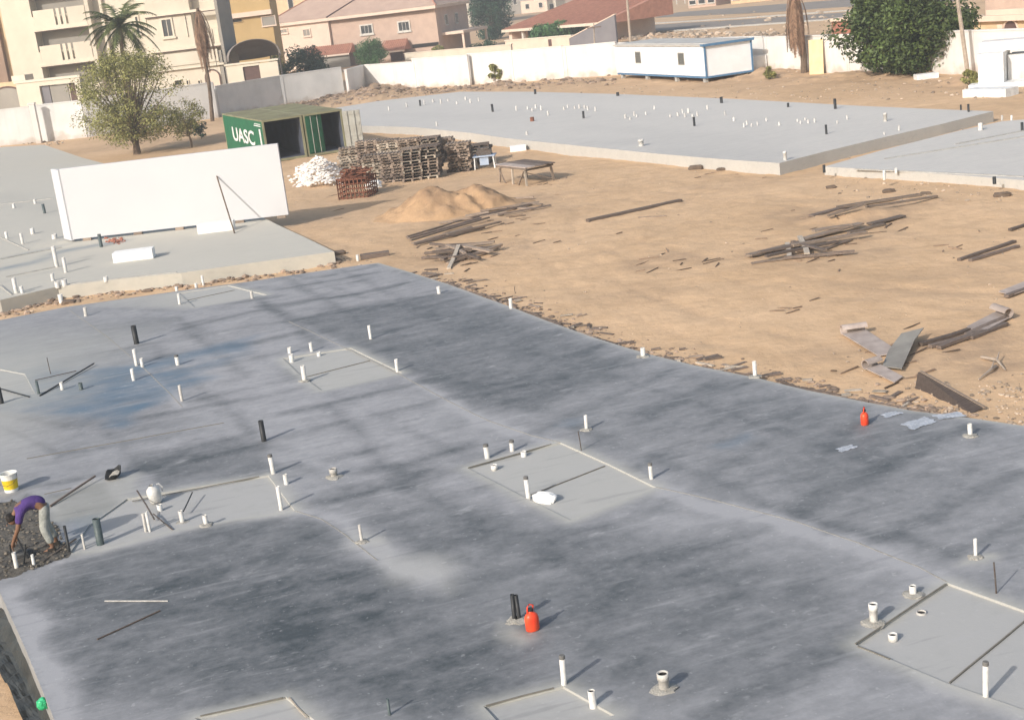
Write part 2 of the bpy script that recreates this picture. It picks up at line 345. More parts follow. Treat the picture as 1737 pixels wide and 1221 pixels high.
def link(name, me, parent=None, loc=None, rz=0.0):
    o = bpy.data.objects.new(name, me); col.objects.link(o)
    if parent: o.parent = parent
    if loc is not None: o.location = loc
    if rz: o.rotation_euler = (0, 0, rz)
    return o
def obj(name, mb, mats, parent=None, loc=None, rz=0.0, smooth=False):
    return link(name, mb.mesh(name, mats, smooth), parent, loc, rz)
def tag(o, label=None, cat=None, group=None, kind=None):
    if label: o['label'] = label
    if cat: o['category'] = cat
    if group: o['group'] = group
    if kind: o['kind'] = kind
    return o
def thing(name, label, cat, loc=(0, 0, 0), rz=0.0, group=None):
    o = bpy.data.objects.new(name, None); col.objects.link(o); o.location = loc; o.rotation_euler = (0, 0, rz)
    o.empty_display_size = .2
    return tag(o, label, cat, group)
def copy_tree(o, parent=None):
    c = o.copy(); col.objects.link(c)
    if parent: c.parent = parent
    for ch in list(o.children): copy_tree(ch, c)
    return c
def set_attr(me, name, vals):
    a = me.attributes.new(name, 'FLOAT', 'POINT'); a.data.foreach_set('value', np.asarray(vals, dtype=np.float32))

def seg_dist(X, Y, pts):
    d = np.full(X.shape, 1e9)
    for (x0, y0), (x1, y1) in zip(pts[:-1], pts[1:]):
        dx, dy = x1 - x0, y1 - y0; L2 = dx * dx + dy * dy + 1e-9
        t = np.clip(((X - x0) * dx + (Y - y0) * dy) / L2, 0, 1)
        d = np.minimum(d, np.hypot(X - x0 - t * dx, Y - y0 - t * dy))
    return d
def inside(X, Y, poly):
    c = np.zeros(X.shape, bool); n = len(poly)
    for i in range(n):
        x0, y0 = poly[i]; x1, y1 = poly[(i + 1) % n]
        k = ((y0 > Y) != (y1 > Y)) & (X < (x1 - x0) * (Y - y0) / ((y1 - y0) if y1 != y0 else 1e-9) + x0)
        c ^= k
    return c
def W2(pts, z=0.0): return [tuple(P(x, y, z)[:2]) for x, y in pts]
def soft(d, w_): return np.clip(1 - d / w_, 0, 1) ** 1.5
def smooth01(x): x = np.clip(x, 0, 1); return x * x * (3 - 2 * x)

# ------------------------------------------------------------------ slabs: outlines
ZN, ZL, ZF, ZR = .12, .45, .50, .34
near_px = [(160, 1420), (89, 1212), (44, 1102), (0, 1005), (-40, 950), (-300, 985), (-300, 592), (0, 543), (110, 521), (300, 494), (420, 478), (520, 463), (610, 450), (642, 446), (690, 460), (760, 482), (812, 501), (865, 520), (930, 545), (1000, 570), (1090, 598), (1180, 620), (1280, 640), (1370, 662), (1470, 682), (1550, 697), (1640, 708), (1737, 722), (2000, 756), (2050, 1420)]
near_w = W2(near_px, ZN)
left_px = [(-350, 552), (0, 509), (98, 486), (200, 474), (307, 463), (420, 447), (500, 436), (567, 427), (520, 404), (470, 381), (330, 310), (215, 288), (140, 268), (75, 246), (0, 250), (-350, 290)]
left_w = W2(left_px, ZL)
far_px = [(560, 212), (700, 216), (800, 226), (860, 235), (985, 248), (1114, 261), (1220, 270), (1322, 277), (1400, 257), (1500, 233), (1600, 210), (1685, 189), (1600, 186), (1460, 180), (1240, 168), (1050, 160), (900, 156), (780, 156), (640, 172), (560, 185)]
far_w = W2(far_px, ZF)
right_px = [(1398, 283), (1500, 289), (1620, 297), (1737, 306), (1960, 322), (1960, 196), (1737, 203), (1700, 206), (1627, 222), (1500, 254)]
right_w = W2(right_px, ZR)

# ------------------------------------------------------------------ ground
def axis(lo, hi, step, far):
    a = list(np.arange(lo, hi, step)); s_, x = step, hi
    while x < far: a.append(x); s_ *= 1.25; x += s_
    s_, x = step, lo - step
    while x > -far: a.insert(0, x); s_ *= 1.25; x -= s_
    return np.array(a)
gx = axis(-22, 30, .2, 3000); gy = axis(14, 100, .2, 3500)
GX, GY = np.meshgrid(gx, gy)
mounds = []                                       # (x, y, rx, ry, h)
for px, py, rx, ry, h in [(455, 176, 2.6, 1.8, .7), (520, 168, 3.0, 2.2, 1.0), (570, 166, 3, 2, .8), (625, 161, 3, 2.5, .6), (690, 157, 4, 2.5, .9), (742, 153, 3, 2, .7), (790, 146, 3.5, 2.5, .8), (822, 142, 3.6, 3.0, 1.7), (850, 146, 2.5, 2.5, 1.0), (900, 142, 3, 1.6, .5), (400, 186, 3, 2, .6), (655, 158, 3, 2, .8), (770, 150, 2.4, 2, 1.0), (540, 166, 2.5, 2, 1.1), (490, 173, 2.2, 1.8, .8), (960, 138, 3, 1.4, .4), (1540, 128, 3, 2.0, .6), (1320, 128, 4, 1.5, .5), (1440, 368, 2.0, 1.0, .25), (40, 238, 3, 1, .5), (205, 248, 4, 2, .3), (1430, 132, 6, 2, .3), (1290, 130, 4, 2, .3), (1640, 140, 2, 2, .4)]:
    p = P(px, py); mounds.append((p.x, p.y, rx, ry, h))
def fbm(x, y, s_, o=4):
    return noise.fractal(Vector((x * s_, y * s_, 3.7)), 1.0, 2.0, o)
trench = W2([(0, 1005), (44, 1102), (89, 1212), (160, 1420)], ZN)
def zmound(x, y):
    z = 0
    for mx, my, rx, ry, h in mounds:
        q = ((x - mx) / rx) ** 2 + ((y - my) / ry) ** 2
        if q < 1: z += h * (1 - q) ** 1.5 * (1 + .5 * fbm(x, y, 1.1))
    return z
xs, ys = GX.ravel(), GY.ravel()
zs = np.zeros(xs.shape)
nearm = (np.abs(xs) < 60) & (ys > 10) & (ys < 260)
for i in np.nonzero(nearm)[0]:
    x, y = xs[i], ys[i]
    zs[i] = .05 * fbm(x, y, .22) + .035 * fbm(x, y, .9, 3) + .02 * fbm(x, y, 2.6, 2) + zmound(x, y)
for poly, dep in ((near_w, -.35), (left_w, -.3), (far_w, -.3), (right_w, -.3)):
    ins = inside(xs, ys, poly); d = seg_dist(xs, ys, poly + [poly[0]])
    zs = np.where(ins & (d > .7), dep, np.where(d < .7, np.minimum(zs, .03), zs))
tl = [(-30, 40)] + trench + [(-3, 5)]
side = inside(xs, ys, [trench[0], trench[1], trench[2], trench[3], (-40, 5), (-40, trench[0][1] + .3)])
dt = seg_dist(xs, ys, trench)
zs = np.where(side, np.where(dt < 3.0, -.52 + .4 * zs, -.25 + .25 * zs), zs)
zs = np.where((dt < 1.6) & (ys < 26) & (xs < -3), np.minimum(zs, -.55), zs)
dirt = np.zeros(xs.shape)
site = (xs > -22) & (xs < 30) & (ys > 20) & (ys < 100)
sx_, sy_ = xs[site], ys[site]; dz_ = np.zeros(sx_.shape); dd_ = np.zeros(sx_.shape)
wob = np.array([noise.noise(Vector((a * .35, b_ * .35, 4))) for a, b_ in zip(sx_, sy_)])
for track in ([(1235, 300), (1222, 325), (1190, 345), (1080, 400), (900, 440), (700, 420), (560, 400)], [(1737, 345), (1600, 355), (1420, 345), (1200, 335), (1020, 330), (900, 335)], [(1737, 520), (1560, 500), (1350, 480), (1150, 440), (980, 400), (840, 395)], [(1000, 300), (960, 340), (940, 400), (1000, 470), (1150, 540), (1400, 610)]):
    tw = W2(track); smt = []
    for k in range(len(tw) - 1):
        p0, p1, p2, p3 = tw[max(k - 1, 0)], tw[k], tw[k + 1], tw[min(k + 2, len(tw) - 1)]
        for q_ in np.linspace(0, 1, 6)[:-1]:
            smt.append(tuple(.5 * (2 * p1[i] + (p2[i] - p0[i]) * q_ + (2 * p0[i] - 5 * p1[i] + 4 * p2[i] - p3[i]) * q_ ** 2 + (3 * p1[i] - p0[i] - 3 * p2[i] + p3[i]) * q_ ** 3) for i in (0, 1)))
    dcen = seg_dist(sx_ + .3 * wob, sy_ + .3 * wob, smt); rut = soft(np.abs(dcen - .75), .24); dz_ -= .045 * rut * (.6 + .8 * wob); dd_ = np.maximum(dd_, .35 * rut * (.7 + wob))
for px, py, rr, am in [(1650, 600, 1.6, .5), (1700, 625, 1.2, .6), (1130, 440, 1.4, .5), (1200, 445, .9, .4), (870, 425, 1.6, .3), (1450, 362, 2.4, .6), (1380, 425, 2.6, .5), (1490, 422, .9, .6), (820, 375, 3.2, .5), (780, 440, 2.4, .45), (900, 340, 2.6, .5), (1560, 480, 2.5, .25), (1050, 500, 1.6, .25), (560, 372, 3, .3), (700, 330, 4, .3), (1400, 600, 1.2, .35), (1000, 330, 3, .25), (1250, 310, 3, .25)]:
    p = P(px, py); dd_ = np.maximum(dd_, am * smooth01(1.25 - np.hypot((sx_ - p.x) * .8, sy_ - p.y) / rr + .7 * wob))
zs[site] += np.where(inside(sx_, sy_, near_w), 0, dz_); dirt[site] = dd_
for mx, my, rx, ry, h in mounds:
    q = np.hypot((xs - mx) / (rx * 1.5), (ys - my) / (ry * 1.6)); dirt = np.maximum(dirt, smooth01(1.3 - q) * min(1, .3 + h))
dirt = np.maximum(dirt, .5 * soft(seg_dist(xs, ys, near_w[13:29]), .9))
dirt = np.maximum(dirt, .55 * soft(seg_dist(xs, ys, W2([(600, 160), (870, 146), (1050, 138), (1440, 132), (1640, 140)])), 9))
me = bpy.data.meshes.new('ground')
nx, ny = len(gx), len(gy)
idx = np.arange(nx * ny).reshape(ny, nx)
q = np.stack([idx[:-1, :-1], idx[:-1, 1:], idx[1:, 1:], idx[1:, :-1]], -1).reshape(-1, 4)
me.vertices.add(nx * ny); me.vertices.foreach_set('co', np.stack([xs, ys, zs], -1).astype(np.float32).ravel())
me.loops.add(q.size); me.loops.foreach_set('vertex_index', q.ravel().astype(np.int32))
me.polygons.add(len(q)); me.polygons.foreach_set('loop_start', np.arange(0, q.size, 4, dtype=np.int32))
me.polygons.foreach_set('use_smooth', [True] * len(q))
me.update(calc_edges=True)
set_attr(me, 'dirt', dirt); me.materials.append(M['sand'])
tag(link('ground', me), kind='structure')
def gz(x, y):
    i = int(np.clip(np.searchsorted(gx, x), 1, nx - 1)); j = int(np.clip(np.searchsorted(gy, y), 1, ny - 1))
    Z = zs.reshape(ny, nx); a = (x - gx[i - 1]) / (gx[i] - gx[i - 1]); b = (y - gy[j - 1]) / (gy[j] - gy[j - 1])
    return float((Z[j - 1, i - 1] * (1 - a) + Z[j - 1, i] * a) * (1 - b) + (Z[j, i - 1] * (1 - a) + Z[j, i] * a) * b)
def G(px, py, dz=0.0):
    p = P(px, py); return Vector((p.x, p.y, gz(p.x, p.y) + dz))

# far roads
for i, pts in enumerate(([(1030, 48), (1030, 59), (1150, 52), (1260, 44), (1460, 30), (1640, 22), (1640, 12), (1450, 21), (1250, 35), (1130, 42)], [(1110, 31), (1300, 22), (1460, 11), (1640, 2), (1640, -10), (1460, -2), (1300, 10), (1150, 22)])):
    mb = MB(); mb.prism(W2(pts)[::-1] if False else W2(pts), .02, .06)
    tag(obj('road', mb, M['asphalt']), kind='structure')
for pts in ([(1030, 60.5), (1150, 53.5), (1260, 45.5), (1460, 31.5)], [(1030, 46), (1130, 40), (1250, 33), (1450, 19)]):
    w_ = W2(pts); mb = MB()
    for a, b in zip(w_[:-1], w_[1:]): mb.beam((*a, .1), (*b, .1), .5, .22)
    tag(obj('kerb', mb, M['conc_lip']), kind='structure')

# ------------------------------------------------------------------ slab builder
def build_slab(name, label, poly, z, zbot, material, spacing, recess=(), region=None, paint=None, cat='concrete slab'):
    poly = [Vector(p) for p in poly]; n = len(poly)
    verts = [p.copy() for p in poly]; edges = [(i, (i + 1) % n) for i in range(n)]
    for rp in recess:
        o = len(verts); k = len(rp['p']); verts += [Vector(p) for p in rp['p']]; edges += [(o + i, o + (i + 1) % k) for i in range(k)]
    ax = [p.x for p in poly]; ay = [p.y for p in poly]
    x0, x1, y0, y1 = region or (min(ax), max(ax), min(ay), max(ay))
    X, Y = np.meshgrid(np.arange(x0, x1, spacing), np.arange(y0, y1, spacing)); X, Y = X.ravel(), Y.ravel()
    X = X + rng.uniform(-.3, .3, X.shape) * spacing; Y = Y + rng.uniform(-.3, .3, Y.shape) * spacing
    pl = [tuple(p) for p in poly]
    k = inside(X, Y, pl) & (seg_dist(X, Y, pl + [pl[0]]) > spacing * .4)
    for rp in recess: k &= seg_dist(X, Y, list(rp['p']) + [rp['p'][0]]) > spacing * .35
    verts += [Vector((a, b)) for a, b in zip(X[k], Y[k])]
    ov, oe, of, _, _, _ = delaunay_2d_cdt(verts, edges, [], 0, 1e-5)
    V = np.array([(v.x, v.y) for v in ov]); T = np.array([f for f in of if len(f) == 3])
    C = V[T].mean(1)
    keep = inside(C[:, 0], C[:, 1], pl); T = T[keep]; C = C[keep]
    out_v = [(a, b, z) for a, b in V]; out_f = []
    rid = np.full(len(T), -1)
    for j, rp in enumerate(recess): rid[inside(C[:, 0], C[:, 1], list(rp['p']))] = j
    lowmap = {}
    for t, r in zip(T, rid):
        if r < 0: out_f.append(tuple(int(i) for i in t)); continue
        f = []
        for i in t:
            key = (int(i), int(r))
            if key not in lowmap:
                lowmap[key] = len(out_v); out_v.append((V[i][0], V[i][1], z - recess[r]['d']))
            f.append(lowmap[key])
        out_f.append(tuple(f))
    # recess walls where a lowered triangle meets a high one
    ed = {}
    for ti, (t, r) in enumerate(zip(T, rid)):
        for a, b in ((t[0], t[1]), (t[1], t[2]), (t[2], t[0])): ed.setdefault((min(a, b), max(a, b)), []).append((ti, int(a), int(b)))
    for key, l in ed.items():
        if len(l) == 2:
            (t1, a, b), (t2, c, d) = l; r1, r2 = rid[t1], rid[t2]
            if r1 != r2:
                if r1 >= 0 and r2 < 0: (a, b), r_ = (c, d), r1
                elif r2 >= 0 and r1 < 0: r_ = r2
                else: continue
                out_f.append((b, a, lowmap[(a, int(r_))], lowmap[(b, int(r_))]))
    base = len(out_v)
    for (a, b, l) in [(l[0][1], l[0][2], l) for l in ed.values() if len(l) == 1]:
        o = len(out_v); out_v += [(V[a][0], V[a][1], z - 1e-4), (V[b][0], V[b][1], z - 1e-4), (V[b][0], V[b][1], zbot), (V[a][0], V[a][1], zbot)]
        out_f.append((o + 3, o + 2, o + 1, o))
    me = bpy.data.meshes.new(name); me.from_pydata(out_v, [], out_f)
    A = np.array(out_v); att = dict(wet=np.zeros(len(A)), blue=np.zeros(len(A)), tan=np.zeros(len(A)))
    low = np.zeros(len(A), int) - 1
    for (i, r), j in lowmap.items(): low[j] = r
    if paint: paint(A[:, 0], A[:, 1], att, low)
    sidev = np.arange(len(A)) >= base
    att['wet'][sidev] = .45; att['tan'][sidev] = .25; att['blue'][sidev] = 0
    for k_, v_ in att.items(): set_attr(me, k_, np.clip(v_, -.6, 1.2) if k_ == 'wet' else np.clip(v_, 0, 1))
    me.materials.append(material); me.update()
    return tag(link(name, me), label, cat)

# ---- near slab
recess_px = [[(792, 793), (870, 771), (950, 750), (1035, 788), (1112, 826), (1045, 852), (968, 882), (880, 838)],
             [(1450, 1092), (1530, 1040), (1607, 988), (1740, 1036), (1880, 1088), (1800, 1225), (1700, 1190), (1607, 1158)],
             [(480, 608), (595, 590), (682, 632), (612, 648), (545, 662), (505, 632)],
             [(304, 497), (388, 484), (452, 500), (330, 521)],
             [(215, 846), (330, 826), (455, 806), (500, 866), (400, 880), (300, 897), (175, 931), (118, 938), (150, 892)],
             [(820, 1197), (955, 1163), (1042, 1212), (880, 1262)],
             [(330, 1217), (485, 1181), (540, 1226), (400, 1262)],
             [(-90, 640), (0, 626), (42, 634), (60, 668), (-60, 694)]]
REC = [dict(p=W2(p, ZN), d=d) for p, d in zip(recess_px, (.03, .035, .03, .03, .03, .035, .035, .03))]
def T(pts): return W2(pts, ZN)
strokes = [   # (points, width m, amount): bands that dried darker over the beams, and paler trowelled bands
    ([(1640, 722), (1500, 790), (1360, 868)], .55, .55), ([(1345, 872), (1480, 905), (1610, 935)], .5, .4), ([(1737, 800), (1600, 862), (1480, 920)], .55, .3),
    ([(1737, 880), (1600, 945)], .45, .25), ([(850, 662), (950, 640), (1045, 612)], .5, .35), ([(1085, 700), (1180, 672), (1290, 640)], .55, .4), ([(960, 560), (820, 596), (700, 622)], .6, .2),
    ([(480, 490), (560, 476), (640, 462)], .45, .4), ([(440, 520), (600, 500), (690, 480)], .5, .4), ([(490, 545), (640, 520), (760, 497)], .5, .4), ([(560, 450), (740, 535)], .4, .2), ([(480, 470), (640, 560)], .5, .3), ([(400, 480), (545, 580)], .5, .3),
    ([(300, 560), (420, 530), (520, 510)], .45, .35), ([(330, 600), (440, 580), (520, 560)], .45, .3), ([(270, 520), (420, 640)], .5, .3), ([(190, 525), (340, 660), (440, 730)], .5, .25), ([(330, 680), (440, 655), (560, 630)], .5, .25),
    ([(455, 745), (560, 722), (700, 690), (880, 640)], .4, .3), ([(480, 700), (640, 665), (760, 640)], .4, .3), ([(560, 690), (640, 770), (690, 830)], .5, .3), ([(620, 800), (700, 785), (790, 755)], .6, .4), ([(545, 850), (640, 830), (720, 800)], .5, .45), ([(690, 830), (760, 800), (900, 745)], .5, .25),
    ([(680, 800), (820, 900), (1000, 960)], .7, .25), ([(1010, 980), (1200, 930), (1300, 890)], .5, .3), ([(1050, 1010), (1100, 960), (1180, 930)], .4, .3),
    ([(1690, 1180), (1560, 1130), (1440, 1080)], .5, .2), ([(1300, 1180), (1420, 1110)], .6, .25), ([(900, 1085), (1010, 1040), (1120, 1000)], .5, .2),
    ([(250, 790), (330, 780), (430, 760)], .8, .45), ([(220, 780), (320, 800)], .6, .3),
    ([(500, 545), (600, 600)], .35, -.3), ([(690, 640), (820, 715), (950, 755)], .45, -.4), ([(1120, 830), (1300, 880), (1460, 925), (1600, 985)], .5, -.45), ([(1200, 850), (1420, 900)], .5, -.2),
    ([(560, 880), (620, 930), (720, 985)], .7, -.55), ([(640, 930), (760, 970)], .8, -.35), ([(300, 500), (470, 480)], .6, -.2), ([(20, 1000), (70, 1110), (120, 1230)], .45, -.5), ([(60, 960), (200, 925), (420, 872), (540, 868)], .3, -.4),
    ([(1580, 1150), (1700, 1200), (1800, 1240)], .35, -.4), ([(1460, 1100), (1600, 1165)], .25, -.3), ([(430, 770), (560, 790)], .5, -.2),
    ([(120, 525), (240, 620), (310, 690)], .25, -.35)]
zones = [   # (polygon, amount, feather m)
    ([(500, 545), (560, 525), (760, 498), (860, 528), (980, 575), (1090, 615), (900, 690), (800, 690), (690, 638)], .42, 1.2),
    ([(1100, 610), (1290, 650), (1600, 715), (1500, 800), (1300, 860), (1120, 815), (950, 745), (850, 690)], .2, 1.2),
    ([(150, 940), (420, 875), (545, 890), (640, 980), (740, 1040), (860, 1090), (960, 1160), (820, 1190), (500, 1190), (140, 1190), (60, 1010)], .42, .9),
    ([(150, 1000), (360, 950), (480, 1000), (400, 1060), (200, 1040)], .3, .8), ([(300, 1070), (560, 1010), (680, 1060), (500, 1110)], .25, .6), ([(320, 1110), (500, 1060), (560, 1150), (340, 1170)], .22, .6), ([(540, 960), (680, 990), (640, 1060)], .2, .5),
    ([(20, 965), (420, 882), (560, 892), (700, 1000), (900, 1090), (1010, 1240), (70, 1240)], .08, .8), ([(520, 870), (1000, 880), (1450, 960), (1480, 1240), (300, 1240)], .16, 1.5), ([(1120, 640), (1640, 720), (1737, 740), (1737, 940), (1350, 860)], .07, 1.5), ([(640, 1150), (800, 1110), (860, 1160), (700, 1210)], .35, .5),
    ([(60, 945), (160, 925), (170, 985), (90, 1010)], .15, .5), ([(-60, 850), (60, 840), (100, 900), (100, 940), (40, 968), (-60, 985)], .7, .3), ([(95, 838), (170, 822), (190, 850), (178, 885), (100, 885)], .6, .25),
    ([(600, 830), (800, 850), (980, 900), (1400, 950), (1450, 1080), (1250, 1210), (1000, 1140), (800, 1040), (650, 930)], .2, 1.0),
    ([(450, 560), (600, 660), (760, 730), (640, 790), (450, 760), (330, 690), (300, 620)], -.1, 1.0),
    ([(0, 560), (120, 540), (260, 640), (100, 660), (0, 640)], .15, .8),
    ([(0, 700), (220, 660), (330, 720), (80, 780), (0, 790)], .12, .8),
    ([(230, 770), (420, 735), (470, 790), (280, 830)], .35, .5),
    ([(1330, 700), (1640, 730), (1737, 760), (1737, 950), (1560, 930), (1350, 870)], .08, 1.0)]
blues = [([(0, 700), (60, 670), (180, 650), (300, 625), (360, 640), (250, 690), (180, 705), (60, 715)], .9, .7), ([(160, 640), (300, 600), (430, 570), (420, 600), (300, 650)], .65, .6), ([(0, 690), (80, 690), (80, 730), (0, 740)], .7, .5),
         ([(180, 690), (240, 685), (220, 725), (170, 725)], .7, .4), ([(130, 525), (230, 515), (240, 535), (150, 545)], .35, .5), ([(1210, 755), (1280, 735), (1290, 745), (1230, 762)], .4, .3), ([(940, 712), (990, 708), (985, 725), (945, 726)], .35, .3), ([(110, 875), (175, 868), (185, 905), (112, 910)], .4, .3),  # last patch paints the cast shadow beside the worker in blue
         ([(0, 560), (200, 545), (260, 640), (60, 690), (0, 690)], .25, 1.2)]
tans = [([(150, 815), (240, 800), (215, 850), (185, 895), (90, 880), (75, 860)], .5, .35), ([(0, 850), (100, 835), (110, 935), (0, 985)], .15, .4), ([(590, 900), (640, 910), (650, 925), (600, 930)], .6, .4), ([(850, 1060), (900, 1070), (890, 1090), (840, 1080)], .7, .35),
        ([(1640, 940), (1690, 940), (1690, 955), (1635, 955)], .7, .25), ([(630, 925), (760, 945), (770, 1000), (660, 990)], .35, .6)]
def paint_near(X, Y, att, low):
    X0, Y0 = X, Y
    wx = np.array([(noise.fractal(Vector((a * .8, b_ * .8, 1)), 1, 2, 5), noise.fractal(Vector((a * .8, b_ * .8, 9)), 1, 2, 5)) for a, b_ in zip(X, Y)])
    X = X + .26 * wx[:, 0]; Y = Y + .26 * wx[:, 1]; XB = X0 + .14 * wx[:, 0]; YB = Y0 + .14 * wx[:, 1]
    for pts, w_, am in strokes: att['wet'] += am * 1.0 * soft(seg_dist(XB, YB, T(pts)), w_ * .75)
    a1 = np.radians(np.interp(X0, [-10, -2, 4, 9], [11, 18, 30, 42])); c1 = -XB * np.sin(a1) + YB * np.cos(a1); c2 = XB * math.sin(R(62)) + YB * math.cos(R(62))
    brk = np.clip(.55 + 1.3 * wx[:, 1], 0, 1.2); brk2 = np.clip(.45 + 1.3 * wx[:, 0], 0, 1.2)
    far_ = np.interp(Y0, [18, 24, 32], [.35, .7, 1.0])
    att['wet'] += far_ * (.38 * brk * soft(np.abs((c1 / 2.0) % 1 - .5) * 2.0, .36) + .32 * brk2 * soft(np.abs((c2 / 2.5) % 1 - .5) * 2.5, .34))
    def zone(lst, key):
        for pts, am, fe in lst:
            pw = T(pts); d = seg_dist(X, Y, pw + [pw[0]]); s_ = np.where(inside(X, Y, pw), d, -d)
            att[key] += am * smooth01(.5 + s_ / (1.15 * fe))
    zone(zones, 'wet'); zone(blues, 'blue'); zone(tans, 'tan')
    att['wet'] += .22
    w_ = att['wet']; att['wet'] = np.where(w_ > .62, .62 + (w_ - .62) * .38, w_)
    X, Y = X0, Y0
    for r in REC:
        d = seg_dist(X, Y, list(r['p']) + [r['p'][0]]); att['tan'] = np.maximum(att['tan'], .75 * soft(d, .34))
    for j, v in enumerate((.02, .0, .1, .05, .05, .12, .05, .1)):
        k = low == j; att['wet'][k] = v - .04; att['tan'][k] = np.maximum(att['tan'][k], .58 if j in (0, 2, 3) else .42); att['blue'][k] *= .4
    att['tan'] = np.maximum(att['tan'], .6 * soft(seg_dist(X, Y, near_w[13:29]), .22))
near = build_slab('foundation_slab', 'large blotchy dark grey concrete slab filling the foreground', near_w, ZN, -.45, M['slab_near'], .14, REC, (-10, 12, 13, 52), paint_near)

def paint_left(X, Y, att, low):
    att['wet'] += .12
    for pts, w_, am, k in [([(-20, 460), (60, 445), (110, 425), (200, 410)], .9, .7, 'blue'), ([(0, 440), (110, 415)], .6, .5, 'blue'), ([(120, 445), (150, 435)], .4, .7, 'wet'), ([(0, 345), (90, 336)], .2, .5, 'wet'), ([(0, 480), (40, 470), (110, 455)], .3, .4, 'wet'), ([(0, 330), (110, 360)], 2.2, .25, 'wet'), ([(80, 250), (140, 268)], .3, -.3, 'wet')]:
        att[k] += am * soft(seg_dist(X, Y, W2(pts, ZL)), w_)
    att['tan'] += .45
REC_L = [dict(p=W2([(120, 470), (100, 452), (225, 437), (400, 425), (500, 432), (300, 458), (190, 470)], ZL), d=.03)]
leftslab = build_slab('foundation_slab', 'pale raised concrete slab carrying the big white panel wall', left_w, ZL, -.4, M['slab_left'], .35, (), None, paint_left)
def paint_far(X, Y, att, low):
    att['wet'] += .10
    for pts, w_, am in [([(880, 250), (1100, 240), (1320, 262)], 3.0, .22), ([(1100, 255), (1322, 278)], 1.6, .25), ([(700, 170), (1000, 175), (1500, 195)], 4, -.12), ([(1000, 215), (1300, 240)], 2, .15), ([(660, 195), (860, 200)], 2.5, .1)]:
        att['wet'] += am * soft(seg_dist(X, Y, W2(pts, ZF)), w_)
farslab = build_slab('foundation_slab', 'long grey concrete slab across the middle distance before the white cabin', far_w, ZF, -.4, M['slab_far'], .8, (), None, paint_far)
rightslab = build_slab('foundation_slab', 'lower concrete slab at the right beside the long slab corner', right_w, ZR, -.4, M['slab_far'], .8, (), None, paint_far)

# strips (timber joint boards, mortar lips) that belong to the slabs
def strip(parent, a, b, z, mat_, w_=.02, h=.016, name='joint_board'):
    pa, pb = P(*a, z), P(*b, z); mb = MB()
    n = max(2, int((pb - pa).length / .6)); pts = [pa.lerp(pb, i / n) + Vector((random.uniform(-.008, .008), random.uniform(-.008, .008), 0)) for i in range(n + 1)]
    for p, q_ in zip(pts[:-1], pts[1:]): mb.beam(p, q_, w_, h)
    return obj(name, mb, mat_, parent)
for a, b in [((900, 839), (1026, 790)), ((1612, 1157), (1742, 1050)), ((520, 639), (630, 611)), ((310, 511), (398, 492)), ((795, 793), (935, 753)), ((1452, 1091), (1604, 990)), ((45, 778), (380, 717)), ((120, 828), (75, 838)), ((1455, 1096), (1510, 1118)), ((225, 850), (440, 808)), ((825, 1196), (940, 1166)), ((340, 1214), (480, 1183)), ((490, 1183), (520, 1216))]:
    strip(near, a, b, ZN - (.02 if a[0] in (900, 1612, 520, 310) else -.004), M['joint'] if a[0] != 490 else M['wood_pale'])
for a, b in [((0, 347), (90, 337)), ((0, 440), (60, 428)), ((60, 428), (105, 420)), ((0, 402), (48, 424)), ((120, 482), (300, 462)), ((0, 484), (20, 500)), ((10, 470), (100, 452))]:
    strip(leftslab, a, b, ZL + .012, M['conc_lip'], .05, .05, 'concrete_lip')
for a, b in [((1450, 287), (1737, 300)), ((1620, 245), (1737, 222)), ((1500, 270), (1737, 232))]:
    strip(rightslab, a, b, ZR + .012, M['conc_lip'], .07, .05, 'concrete_lip')
mb = MB()
for i in range(150):
    k = random.randrange(len(near_w) - 17); a = Vector(near_w[13 + k]); b = Vector(near_w[14 + k]); t = random.random(); p = a.lerp(b, t)
    r = random.uniform(.02, .06); mb.stone((p.x + random.uniform(-.05, .25), p.y + random.uniform(-.05, .25), .02 + r * .3), r)
# ------------------------------------------------------------------ pipes
def pipe_mesh(r, h, top='open', seg=14, socket=False, split=False):
    mb = MB(); ri = r * .82
    prof = [(r, -.05), (r, h)] if not socket else [(r, -.05), (r, h - .09), (r * 1.16, h - .085), (r * 1.16, h)]
    ro = prof[-1][0]
    mb.lathe(prof + [(ro * .84, h), (ri, h - .02)], seg, 0)
    mb.lathe([(ri, h - .02), (ri, max(h - .25, .02)), (0.001, max(h - .25, .02))], seg, 1)
    return mb
PIPE_CACHE = {}
def pipe(base, h, r, label, m='pvc', group=None, cap=False, lean=None, socket=False, collar=False, far=False, name='standpipe', cat='pipe'):
    key = (round(h, 2), round(r, 3), m, socket)
    if key not in PIPE_CACHE:
        PIPE_CACHE[key] = pipe_mesh(r, h, socket=socket, seg=8 if far else 14).mesh(name, [M[m], M['dark']], True)
    o = link(name, PIPE_CACHE[key], None, base); tag(o, label, cat, group)
    tilt = lean if lean is not None else (random.uniform(-.03, .03), random.uniform(-.03, .03))
    o.rotation_euler = (tilt[0], tilt[1], random.uniform(0, 6))
    if cap:
        c = MB(); c.lathe([(r * 1.06, h - .025), (r * 1.06, h + .018), (r * .9, h + .026), (.001, h + .026)], 12); obj('cap', c, M['capgrey'] if m != 'black' else M['black'], o, smooth=False)
    if collar:
        c = MB(); n = 14; cw = r + .05
        c.lathe([(cw * 1.5, -.002), (cw * 1.25, .022), (r * 1.02, .035)], n); 
        for i, v in enumerate(c.v): c.v[i] = (v[0] * random.uniform(.75, 1.25), v[1] * random.uniform(.75, 1.25), v[2])
        obj('mortar_collar', c, M['mortar'], o)
    return o
def hpx(px, py, z, npx):               # height in metres of a vertical thing npx pixels tall
    p = P(px, py, z); d = math.atan2(CAM_H - z, math.hypot(p.x, p.y)); return npx / scale_at(p) / math.cos(d)
